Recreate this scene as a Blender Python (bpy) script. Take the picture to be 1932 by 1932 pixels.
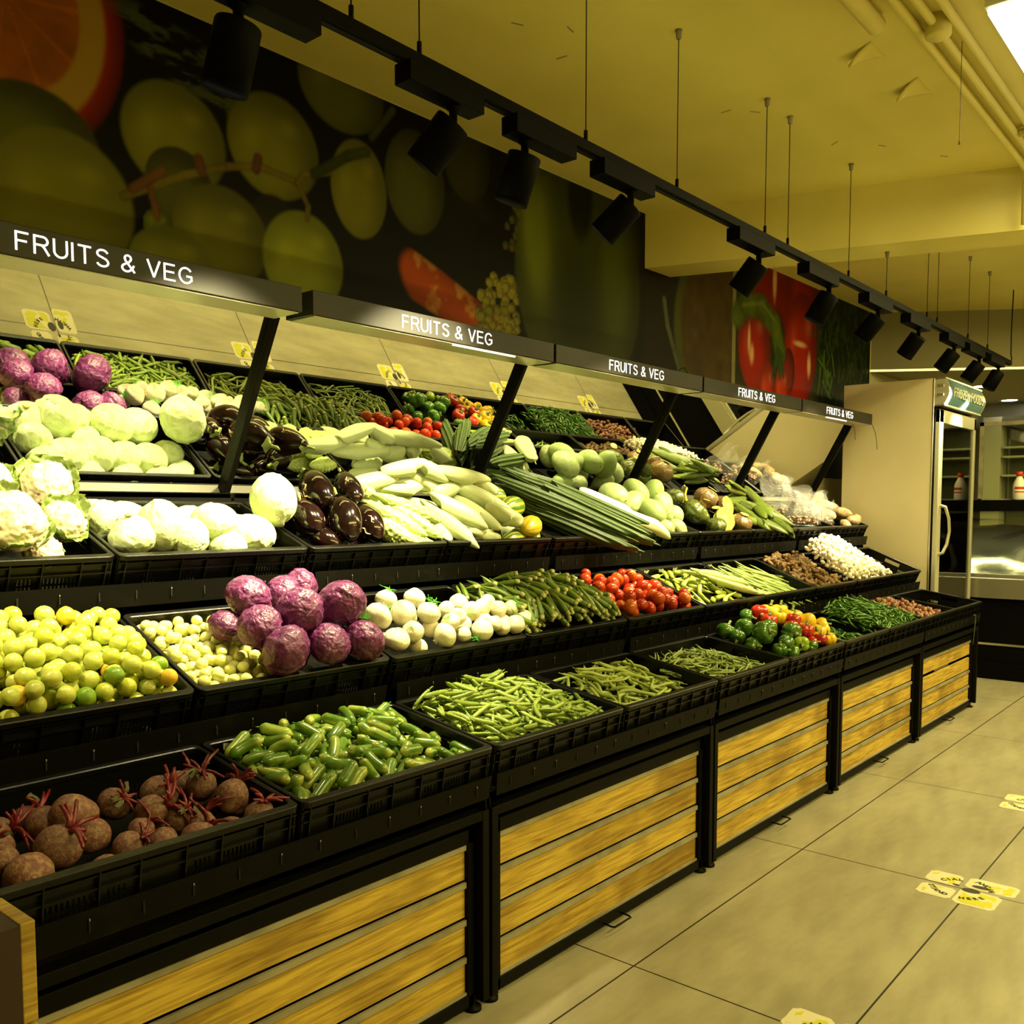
import bpy, math, random
import numpy as np
from mathutils import Matrix, Vector, noise

for _o in list(bpy.data.objects):
    bpy.data.objects.remove(_o)
SC = bpy.context.scene
COL = SC.collection
PI = math.pi
rnd = random.Random(7)

# ------------------------------------------------------------------ camera
cam = bpy.data.cameras.new('camera')
cam.sensor_width = 36.0
cam.lens = 1741.6 * 36.0 / 1932.0
cam.shift_y = (1080 - 966) / 1932.0
cam.clip_start = 0.05
camo = bpy.data.objects.new('camera', cam)
COL.objects.link(camo)
camo.location = (0, 0, 1.3196)
camo.rotation_euler = (math.radians(90 - 3.97), 0, math.radians(40.24 - 90))
SC.camera = camo
SC.view_settings.view_transform = 'Standard'
SC.view_settings.look = 'None'
SC.view_settings.gamma = 1.0
SC.view_settings.use_curve_mapping = False
SC.view_settings.exposure = 0.0
SC.cycles.use_denoising = True
SC.cycles.max_bounces = 6
SC.cycles.diffuse_bounces = 3
SC.cycles.glossy_bounces = 4
SC.cycles.transmission_bounces = 5
SC.cycles.transparent_max_bounces = 8
SC.cycles.sample_clamp_indirect = 6.0

# ------------------------------------------------------------------ world and room light
w = bpy.data.worlds.new('world')
SC.world = w
w.use_nodes = True
w.node_tree.nodes['Background'].inputs[0].default_value = (1, 0.85, 0.4, 1)
w.node_tree.nodes['Background'].inputs[1].default_value = 0.02
WARM = (1.0, 0.84, 0.28)

def area_light(name, loc, size, energy, color=WARM, rot=(0, 0, 0), spread=180):
    l = bpy.data.lights.new(name, 'AREA')
    l.shape = 'RECTANGLE'
    l.size, l.size_y = size
    l.energy = energy
    l.color = color
    l.spread = math.radians(spread)
    o = bpy.data.objects.new(name, l)
    o.location = loc
    o.rotation_euler = rot
    COL.objects.link(o)
    return o

# ceiling battens of the shop floor, right of and behind the picture, plus an added uplight
area_light('ceiling_batten_light', (6.3, 0.40, 2.80), (3.6, 0.26), 125)
area_light('ceiling_batten_light', (3.0, -1.4, 2.86), (4.6, 0.3), 172)
area_light('ceiling_batten_light', (5.2, -3.6, 2.86), (4.0, 0.3), 110)
area_light('ceiling_fill_uplight', (3.2, -1.2, 2.55), (4.6, 0.5), 34, WARM, (PI, 0, 0))  # unseen fill added to brighten the ceiling, no fitting belongs to it
# (x of the head centre, tilt towards the wall, swing along the aisle, watts)
SPOTS = [(1.113, 12, 8, 26), (1.733, 34, 22, 430), (2.016, 18, 6, 260), (2.547, 40, 24, 300),
         (3.47, 38, 8, 260), (4.19, 26, 14, 240), (4.84, 38, 10, 230), (5.50, 38, -6, 220),
         (6.21, 34, 14, 420), (6.81, 34, 14, 300), (7.33, 24, 20, 120), (.45, 35, -14, 160)]

# ------------------------------------------------------------------ helpers
def tag(o, label=None, cat=None, group=None, kind=None):
    if label: o['label'] = label
    if cat: o['category'] = cat
    if group: o['group'] = group
    if kind: o['kind'] = kind
    return o

def empty(name, loc=(0, 0, 0), rz=0.0, label=None, cat=None, group=None):
    o = bpy.data.objects.new(name, None)
    o.empty_display_size = 0.1
    o.location = loc
    o.rotation_euler = (0, 0, rz)
    COL.objects.link(o)
    return tag(o, label, cat, group)

class MB:
    """collects faces, builds one mesh"""
    def __init__(s):
        s.v, s.f, s.m, s.sm, s.a = [], [], [], [], []
    def add(s, vs, fs, mat=0, smooth=False, attr=None):
        n = len(s.v)
        s.v.extend([tuple(p) for p in vs])
        s.a.extend(attr if attr is not None else [0.0] * len(vs))
        for f in fs:
            s.f.append(tuple(i + n for i in f))
            s.m.append(mat)
            s.sm.append(smooth)
        return s
    def box(s, a, b, mat=0, M=None):
        x0, y0, z0 = a; x1, y1, z1 = b
        vs = [(x0, y0, z0), (x1, y0, z0), (x1, y1, z0), (x0, y1, z0), (x0, y0, z1), (x1, y0, z1), (x1, y1, z1), (x0, y1, z1)]
        if M is not None: vs = [tuple(M @ Vector(p)) for p in vs]
        return s.add(vs, [(3, 2, 1, 0), (4, 5, 6, 7), (0, 1, 5, 4), (1, 2, 6, 5), (2, 3, 7, 6), (3, 0, 4, 7)], mat)
    def prism(s, pts, z0, z1, mat=0):
        n = len(pts)
        vs = [(x, y, z0) for x, y in pts] + [(x, y, z1) for x, y in pts]
        fs = [tuple(range(n))[::-1], tuple(range(n, 2 * n))] + [(i, (i + 1) % n, n + (i + 1) % n, n + i) for i in range(n)]
        return s.add(vs, fs, mat)
    def bar(s, p, q, wx, wy, mat=0, up=(0, 0, 1)):
        p, q = Vector(p), Vector(q)
        d = (q - p).normalized()
        u = Vector(up)
        if abs(d.dot(u)) > .98: u = Vector((1, 0, 0))
        a = d.cross(u).normalized(); b = a.cross(d).normalized()
        vs = []
        for c in (p, q):
            for sa, sb in ((-1, -1), (1, -1), (1, 1), (-1, 1)):
                vs.append(c + a * sa * wx / 2 + b * sb * wy / 2)
        return s.add(vs, [(3, 2, 1, 0), (4, 5, 6, 7), (0, 1, 5, 4), (1, 2, 6, 5), (2, 3, 7, 6), (3, 0, 4, 7)], mat)
    def tube(s, pts, r, seg=10, mat=0, cap=True, sec=None, attr=None, smooth=True):
        P = [Vector(p) for p in pts]
        n = len(P)
        rs = [r] * n if not hasattr(r, '__len__') else r
        vs, at = [], []
        up = Vector((0.1, 0.05, 1)).normalized()
        d0 = (P[1] - P[0]).normalized()
        if abs(d0.dot(up)) > .95: up = Vector((1, 0, 0))
        u = d0.cross(up).normalized()
        for i in range(n):
            d = (P[min(i + 1, n - 1)] - P[max(i - 1, 0)]).normalized()
            u = (u - d * u.dot(d)).normalized()
            v = d.cross(u)
            for j in range(seg):
                ph = 2 * PI * j / seg
                k = rs[i] * (sec(i / (n - 1), ph) if sec else 1)
                vs.append(P[i] + u * math.cos(ph) * k + v * math.sin(ph) * k)
                at.append(attr(i / (n - 1), ph) if attr else 0.0)
        fs = [(i * seg + j, i * seg + (j + 1) % seg, (i + 1) * seg + (j + 1) % seg, (i + 1) * seg + j) for i in range(n - 1) for j in range(seg)]
        if cap:
            fs += [tuple(range(seg))[::-1], tuple(range((n - 1) * seg, n * seg))]
        return s.add(vs, fs, mat, smooth, at)
    def ball(s, c=(0, 0, 0), r=(1, 1, 1), seg=20, rings=12, mat=0, disp=None, attr=None, M=None):
        vs, at = [], []
        if not hasattr(r, '__len__'): r = (r, r, r)
        for i in range(rings + 1):
            th = PI * i / rings
            for j in range(seg if 0 < i < rings else 1):
                ph = 2 * PI * j / seg
                d = Vector((math.sin(th) * math.cos(ph), math.sin(th) * math.sin(ph), math.cos(th)))
                k = disp(d, th, ph) if disp else 1.0
                p = Vector((d.x * r[0] * k, d.y * r[1] * k, d.z * r[2] * k))
                if M is not None: p = M @ p
                vs.append(p + Vector(c))
                at.append(attr(d, th, ph) if attr else 0.0)
        def ix(i, j):
            if i == 0: return 0
            if i == rings: return len(vs) - 1
            return 1 + (i - 1) * seg + j % seg
        fs = []
        for i in range(rings):
            for j in range(seg):
                q = [ix(i, j), ix(i + 1, j), ix(i + 1, j + 1), ix(i, j + 1)]
                if i == 0: q = [q[0], q[1], q[2]]
                elif i == rings - 1: q = [q[0], q[1], q[3]]
                fs.append(tuple(q))
        return s.add(vs, fs, mat, True, at)
    def grid(s, nu, nv, fn, mat=0, smooth=True, attr=None):
        vs = [fn(i / nu, j / nv) for j in range(nv + 1) for i in range(nu + 1)]
        at = [attr(i / nu, j / nv) for j in range(nv + 1) for i in range(nu + 1)] if attr else None
        fs = [(j * (nu + 1) + i, j * (nu + 1) + i + 1, (j + 1) * (nu + 1) + i + 1, (j + 1) * (nu + 1) + i) for j in range(nv) for i in range(nu)]
        return s.add(vs, fs, mat, smooth, at)
    def mesh(s, name, mats):
        me = bpy.data.meshes.new(name)
        me.from_pydata([tuple(p) for p in s.v], [], s.f)
        me.polygons.foreach_set('material_index', s.m)
        me.polygons.foreach_set('use_smooth', s.sm)
        if any(s.a):
            at = me.attributes.new('t', 'FLOAT', 'POINT')
            at.data.foreach_set('value', [float(x) for x in s.a])
        for m in (mats if isinstance(mats, (list, tuple)) else [mats]):
            me.materials.append(m)
        me.update()
        return me
    def obj(s, name, mats, parent=None, bevel=0.0, solid=0.0, loc=None):
        me = s.mesh(name, mats)
        return mobj(name, me, parent, bevel, solid, loc)

def mobj(name, me, parent=None, bevel=0.0, solid=0.0, loc=None):
    o = bpy.data.objects.new(name, me)
    COL.objects.link(o)
    if parent is not None: o.parent = parent
    if loc is not None: o.location = loc
    if solid:
        m = o.modifiers.new('solid', 'SOLIDIFY'); m.thickness = solid; m.offset = 0
    if bevel:
        m = o.modifiers.new('bevel', 'BEVEL'); m.width = bevel; m.segments = 2; m.limit_method = 'ANGLE'
    return o

def copy_tree(o, parent=None):
    c = o.copy(); COL.objects.link(c); c.parent = parent
    for ch in o.children: copy_tree(ch, c)
    return c

def text_mesh(s, size, depth, mat, bold=0.0, align='CENTER'):
    cu = bpy.data.curves.new('lettering', 'FONT')
    cu.body = s; cu.size = size; cu.extrude = depth; cu.offset = bold
    cu.align_x = align; cu.align_y = 'CENTER'
    o = bpy.data.objects.new('lettering', cu); COL.objects.link(o)
    dg = bpy.context.evaluated_depsgraph_get()
    me = bpy.data.meshes.new_from_object(o.evaluated_get(dg))
    bpy.data.objects.remove(o)
    me.materials.clear(); me.materials.append(mat)
    return me

def _arc(cx, cy, rx, ry, a0, a1, n=14):
    return [(cx + rx * math.cos(math.radians(a0 + (a1 - a0) * i / n)), cy + ry * math.sin(math.radians(a0 + (a1 - a0) * i / n))) for i in range(n + 1)]
GLYPH = {'F': (.58, [[(0, 0), (0, 1)], [(0, .95), (.58, .95)], [(0, .52), (.50, .52)]]),
         'E': (.60, [[(0, 0), (0, 1)], [(0, .95), (.60, .95)], [(0, .52), (.56, .52)], [(0, .05), (.62, .05)]]),
         'T': (.66, [[(0, .95), (.66, .95)], [(.33, 0), (.33, .95)]]), 'I': (.02, [[(0, 0), (0, 1)]]),
         'R': (.66, [[(0, 0), (0, 1)], [(0, .95), (.40, .95)] + _arc(.40, .725, .22, .225, 90, -90) + [(0, .50)], [(.34, .50), (.46, .38), (.68, 0)]]),
         'U': (.62, [[(0, 1), (0, .36)] + _arc(.31, .36, .31, .31, 180, 360) + [(.62, 1)]]),
         'S': (.62, [_arc(.31, .74, .27, .21, 15, 200) + [(.12, .60), (.31, .53), (.50, .45)] + _arc(.31, .27, .29, .22, 25, -165)]),
         'V': (.70, [[(0, 1), (.35, .02)], [(.35, .02), (.70, 1)]]),
         'G': (.74, [_arc(.38, .5, .38, .45, 38, 330, 22), [(.72, .20), (.72, .48)], [(.42, .46), (.75, .46)]]),
         'O': (.78, [_arc(.39, .5, .39, .45, 0, 360, 28)]), 'Z': (.62, [[(.02, .95), (.60, .95)], [(.60, .95), (.02, .05)], [(.0, .05), (.62, .05)]]),
         'N': (.62, [[(0, 0), (0, 1)], [(0, 1), (.62, 0)], [(.62, 0), (.62, 1)]]),
         'D': (.68, [[(0, 0), (0, 1)], [(0, .95), (.30, .95)] + _arc(.30, .5, .38, .45, 90, -90, 18) + [(0, .05)]]),
         '&': (.72, [[(.70, .02), (.20, .66)] + _arc(.34, .78, .17, .17, 215, -30) + [(.40, .58), (.14, .42)] + _arc(.26, .24, .24, .20, 130, 300) + [(.56, .20), (.66, .42)]]),
         ' ': (.16, [])}
def stroke_text(s, h, wd, depth, mat, gap=.22):
    mb = MB(); x = 0.0
    for ch in s:
        w_, st = GLYPH[ch]
        for pl in st:
            P_ = [V3_(x + px, py) for px, py in pl]
            L_, R_ = [], []
            for i, p in enumerate(P_):
                d = (P_[min(i + 1, len(P_) - 1)] - P_[max(i - 1, 0)]).normalized(); nrm = Vector((-d.y, d.x, 0)) * wd / 2
                L_.append(p + nrm); R_.append(p - nrm)
            vs = [(p.x * h, (p.y - .5) * h, z) for z in (0, depth) for p in L_ + R_]; m = len(P_); k = 2 * m
            fs = []
            for i in range(m - 1):
                fs += [(k + i, k + m + i, k + m + i + 1, k + i + 1), (i, i + 1, m + i + 1, m + i), (i, k + i, k + i + 1, i + 1), (m + i, m + i + 1, k + m + i + 1, k + m + i)]
            mb.add(vs, fs)
        x += w_ + gap
    W_ = (x - gap) * h
    mb.v = [(a - W_ / 2, b, c) for a, b, c in mb.v]
    return mb.mesh('lettering', mat)
def V3_(a, b): return Vector((a, b, 0))

# ------------------------------------------------------------------ materials
def lin(c):
    return tuple(((x / 12.92) if x <= .04045 else ((x + .055) / 1.055) ** 2.4) for x in c)

def M(name, col, rough=.5, metal=0.0, col2=None, scale=8.0, lo=.35, hi=.65, bump=0.0, bscale=40.0, rand=0.0, rcol=None,
      tcol=None, coat=0.0, spec=.5, emit=None, es=0.0, sss=0.0, coord='Object', stretch=(1, 1, 1), trans=0.0, alpha=1.0, sheen=0, detail=4.0):
    m = bpy.data.materials.new(name); m.use_nodes = True
    nt = m.node_tree; N = nt.nodes; L = nt.links
    b = N['Principled BSDF']
    I = b.inputs
    I['Roughness'].default_value = rough; I['Metallic'].default_value = metal
    I['Coat Weight'].default_value = coat; I['Coat Roughness'].default_value = .08
    I['Specular IOR Level'].default_value = spec
    if sss:
        I['Subsurface Weight'].default_value = sss; I['Subsurface Scale'].default_value = .01
        I['Subsurface Radius'].default_value = (1, .8, .4)
    I['Transmission Weight'].default_value = trans
    I['Alpha'].default_value = alpha
    src = None
    def rgb(c):
        n = N.new('ShaderNodeRGB'); n.outputs[0].default_value = (*c, 1); return n.outputs[0]
    def mix(f, a, c):
        n = N.new('ShaderNodeMix'); n.data_type = 'RGBA'
        if hasattr(f, 'is_linked') or hasattr(f, 'links'): L.new(f, n.inputs[0])
        else: n.inputs[0].default_value = f
        L.new(a, n.inputs[6]); L.new(c, n.inputs[7]); return n.outputs[2]
    def ramp(sock, a, c):
        n = N.new('ShaderNodeMapRange'); n.interpolation_type = 'SMOOTHSTEP'
        n.inputs[1].default_value = a; n.inputs[2].default_value = c; L.new(sock, n.inputs[0]); return n.outputs[0]
    src = rgb(col)
    tc = N.new('ShaderNodeTexCoord')
    mp = N.new('ShaderNodeMapping'); mp.inputs['Scale'].default_value = stretch
    L.new(tc.outputs[coord], mp.inputs[0])
    if rand or rcol:
        oi = N.new('ShaderNodeObjectInfo')
    if rcol:
        src = mix(ramp(oi.outputs['Random'], .35, .9), src, rgb(rcol))
    if col2:
        nz = N.new('ShaderNodeTexNoise'); nz.inputs['Scale'].default_value = scale; nz.inputs['Detail'].default_value = detail
        L.new(mp.outputs[0], nz.inputs['Vector'])
        src = mix(ramp(nz.outputs[0], lo, hi), src, rgb(col2))
    if tcol:
        a = N.new('ShaderNodeAttribute'); a.attribute_name = 't'
        src = mix(a.outputs['Fac'], src, rgb(tcol))
    if rand:
        hs = N.new('ShaderNodeHueSaturation')
        mr = N.new('ShaderNodeMapRange'); mr.inputs[3].default_value = 1 - rand; mr.inputs[4].default_value = 1 + rand * .6
        L.new(oi.outputs['Random'], mr.inputs[0]); L.new(mr.outputs[0], hs.inputs['Value']); L.new(src, hs.inputs['Color'])
        src = hs.outputs[0]
    L.new(src, I['Base Color'])
    if bump:
        nb = N.new('ShaderNodeTexNoise'); nb.inputs['Scale'].default_value = bscale; nb.inputs['Detail'].default_value = 3
        L.new(mp.outputs[0], nb.inputs['Vector'])
        bp = N.new('ShaderNodeBump'); bp.inputs['Strength'].default_value = bump; bp.inputs['Distance'].default_value = .004
        L.new(nb.outputs[0], bp.inputs['Height']); L.new(bp.outputs[0], I['Normal'])
    if emit:
        I['Emission Color'].default_value = (*emit, 1); I['Emission Strength'].default_value = es
    return m

black_metal = M('black_metal', (.0028, .0026, .0014), .5, .0, (.006, .0055, .003), 14, .55, .8, bump=.1, bscale=60, spec=.08)
black_plastic = M('black_plastic', (.003, .003, .0018), .36, 0, (.009, .008, .004), 30, .6, .85, bump=.12, bscale=90, spec=.22)
lamp_black = M('lamp_black', (.0015, .0015, .0012), .6, spec=.05)
grey_steel = M('grey_steel', (.34, .31, .22), .5, .25, (.22, .20, .14), 9, .4, .7)
ledge_steel = M('ledge_steel', (.16, .15, .12), .45, .6)
alu = M('aluminium', (.6, .58, .5), .3, .9)
mirror_m = M('mirror_glass', (.80, .82, .76), .01, 1.0)
scuff = M('white_scuff', (.75, .73, .62), .7)
scuff2 = M('dull_scuff', (.22, .21, .15), .7)
white_em = M('lit_letter', (1, 1, 1), .5, emit=(1, .97, .9), es=1.5)
strip_em = M('lit_strip', (1, 1, 1), .5, emit=(1, .93, .7), es=2.6)
tube_em = M('lit_tube', (1, 1, 1), .5, emit=(1, .95, .72), es=4.0)
lens_em = M('lit_lens', (1, 1, 1), .5, emit=(1, .93, .7), es=14.0)

# floor: large pale cement tiles, thin dark joints
def floor_mat():
    m = bpy.data.materials.new('cement_tile_floor'); m.use_nodes = True
    nt = m.node_tree; N = nt.nodes; L = nt.links; b = N['Principled BSDF']
    tc = N.new('ShaderNodeTexCoord')
    sep = N.new('ShaderNodeSeparateXYZ'); L.new(tc.outputs['Object'], sep.inputs[0])
    def joint(out, off, per):
        a = N.new('ShaderNodeMath'); a.operation = 'SUBTRACT'; a.inputs[1].default_value = off; L.new(out, a.inputs[0])
        p = N.new('ShaderNodeMath'); p.operation = 'PINGPONG'; p.inputs[1].default_value = per / 2; L.new(a.outputs[0], p.inputs[0])
        c = N.new('ShaderNodeMath'); c.operation = 'LESS_THAN'; c.inputs[1].default_value = .0028; L.new(p.outputs[0], c.inputs[0])
        return c.outputs[0]
    mx = N.new('ShaderNodeMath'); mx.operation = 'MAXIMUM'
    L.new(joint(sep.outputs[0], 2.199, 1.2), mx.inputs[0]); L.new(joint(sep.outputs[1], 1.400, .6), mx.inputs[1])
    n1 = N.new('ShaderNodeTexNoise'); n1.inputs['Scale'].default_value = 2.2; n1.inputs['Detail'].default_value = 7; n1.inputs['Roughness'].default_value = .65
    n2 = N.new('ShaderNodeTexNoise'); n2.inputs['Scale'].default_value = 9; n2.inputs['Detail'].default_value = 6
    mpn = N.new('ShaderNodeMapping'); mpn.inputs['Scale'].default_value = (.6, 1.8, 1); L.new(tc.outputs['Object'], mpn.inputs[0])
    L.new(mpn.outputs[0], n1.inputs[0]); L.new(mpn.outputs[0], n2.inputs[0])
    cr = N.new('ShaderNodeValToRGB')
    cr.color_ramp.elements[0].position = .3; cr.color_ramp.elements[0].color = (.25, .225, .155, 1)
    cr.color_ramp.elements[1].position = .62; cr.color_ramp.elements[1].color = (.36, .33, .235, 1)
    L.new(n1.outputs[0], cr.inputs[0])
    m2 = N.new('ShaderNodeMix'); m2.data_type = 'RGBA'; m2.blend_type = 'MULTIPLY'; m2.inputs[0].default_value = .35
    cr2 = N.new('ShaderNodeValToRGB'); cr2.color_ramp.elements[0].position = .35; cr2.color_ramp.elements[0].color = (.6, .6, .6, 1); cr2.color_ramp.elements[1].position = .6
    L.new(n2.outputs[0], cr2.inputs[0]); L.new(cr.outputs[0], m2.inputs[6]); L.new(cr2.outputs[0], m2.inputs[7])
    m3 = N.new('ShaderNodeMix'); m3.data_type = 'RGBA'; L.new(mx.outputs[0], m3.inputs[0]); L.new(m2.outputs[2], m3.inputs[6]); m3.inputs[7].default_value = (.012, .010, .007, 1)
    L.new(m3.outputs[2], b.inputs['Base Color'])
    b.inputs['Roughness'].default_value = .42; b.inputs['Specular IOR Level'].default_value = .35
    return m

def wood_mat():
    m = bpy.data.materials.new('rough_pallet_wood'); m.use_nodes = True
    nt = m.node_tree; N = nt.nodes; L = nt.links; b = N['Principled BSDF']
    tc = N.new('ShaderNodeTexCoord'); oi = N.new('ShaderNodeObjectInfo')
    ad = N.new('ShaderNodeVectorMath'); ad.operation = 'ADD'
    sc = N.new('ShaderNodeMath'); sc.operation = 'MULTIPLY'; sc.inputs[1].default_value = 37; L.new(oi.outputs['Random'], sc.inputs[0])
    L.new(tc.outputs['Object'], ad.inputs[0]); L.new(sc.outputs[0], ad.inputs[1])
    mp = N.new('ShaderNodeMapping'); mp.inputs['Scale'].default_value = (2.4, 40, 44); L.new(ad.outputs[0], mp.inputs[0])
    n1 = N.new('ShaderNodeTexNoise'); n1.inputs['Scale'].default_value = 2.2; n1.inputs['Detail'].default_value = 8; n1.inputs['Distortion'].default_value = .8
    L.new(mp.outputs[0], n1.inputs[0])
    cr = N.new('ShaderNodeValToRGB')
    cr.color_ramp.elements[0].position = .28; cr.color_ramp.elements[0].color = (.25, .145, .014, 1)
    cr.color_ramp.elements[1].position = .66; cr.color_ramp.elements[1].color = (.60, .42, .06, 1)
    L.new(n1.outputs[0], cr.inputs[0])
    n2 = N.new('ShaderNodeTexNoise'); n2.inputs['Scale'].default_value = 2.6; n2.inputs['Detail'].default_value = 5; L.new(ad.outputs[0], n2.inputs[0])
    cr2 = N.new('ShaderNodeValToRGB'); cr2.color_ramp.elements[0].position = .34; cr2.color_ramp.elements[0].color = (.42, .36, .25, 1); cr2.color_ramp.elements[1].position = .52
    L.new(n2.outputs[0], cr2.inputs[0])
    mm = N.new('ShaderNodeMix'); mm.data_type = 'RGBA'; mm.blend_type = 'MULTIPLY'; mm.inputs[0].default_value = .75
    L.new(cr.outputs[0], mm.inputs[6]); L.new(cr2.outputs[0], mm.inputs[7])
    L.new(mm.outputs[2], b.inputs['Base Color'])
    bp = N.new('ShaderNodeBump'); bp.inputs['Strength'].default_value = .25; bp.inputs['Distance'].default_value = .003
    L.new(n1.outputs[0], bp.inputs['Height']); L.new(bp.outputs[0], b.inputs['Normal'])
    b.inputs['Roughness'].default_value = .62
    return m
FLOOR_M, WOOD = floor_mat(), wood_mat()
paint = M('cream_ceiling_paint', (.86, .755, .245), .7, 0, (.78, .675, .19), 1.4, .3, .7)
paint2 = M('cream_wall_paint', (.60, .55, .30), .7, 0, (.52, .47, .24), 1.5, .3, .7)
plaster_dark = M('flaked_paint', (.30, .27, .18), .9)

# ------------------------------------------------------------------ the room
def struct(mb, name, mat, **k):
    return tag(mb.obj(name, mat, **k), kind='structure')
struct(MB().box((-3, -5.2, -.05), (13, 3.3, 0)), 'floor', FLOOR_M)
struct(MB().box((-3, -5.2, 2.93), (13, 3.3, 3.0)), 'ceiling', paint)
def wy(x): return 2.83 - .015 * (x - 1.6)
mb = MB(); mb.prism([(-3, wy(-3)), (7.84, wy(7.84)), (7.84, 3.3), (-3, 3.3)], 0, 2.93)
struct(mb, 'wall_back', paint2)
struct(MB().box((-3, -5.3, 0), (13, -5.2, 2.93)), 'wall_right', paint2)
struct(MB().box((-3.1, -5.2, 0), (-3, 3.3, 2.93)), 'wall_near', paint2)
# soffit over the opening to the cold counter, its lower ceiling and the far wall
mb = MB(); mb.prism([(7.82, 2.76), (8.48, 1.75), (9.6, -.3), (12.9, -5.2), (13, -5.2), (13, 3.3), (7.82, 3.3)], 2.46, 2.93)
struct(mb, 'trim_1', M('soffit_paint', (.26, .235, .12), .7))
mb = MB(); mb.box((11.3, -5.2, 0), (11.4, 3.3, 2.46)); struct(mb, 'wall_far', M('grey_wall_tile', (.36, .37, .30), .3, 0, (.32, .33, .26), 3))
mb = MB(); mb.box((7.84, 2.75, 0), (11.3, 2.85, 2.46)); struct(mb, 'wall_left', paint2)
mb = MB(); mb.bar((7.83, 2.745, 2.455), (8.47, 1.74, 2.455), .03, .018); mb.bar((8.47, 1.74, 2.455), (9.58, -.31, 2.455), .03, .018); struct(mb, 'trim_2', alu)
# skewed beam
mb = MB(); mb.prism([(4.40, 2.84), (4.66, 2.84), (5.30, .96), (5.00, .96)], 2.635, 2.93)
struct(mb, 'trim_3', paint)

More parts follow.
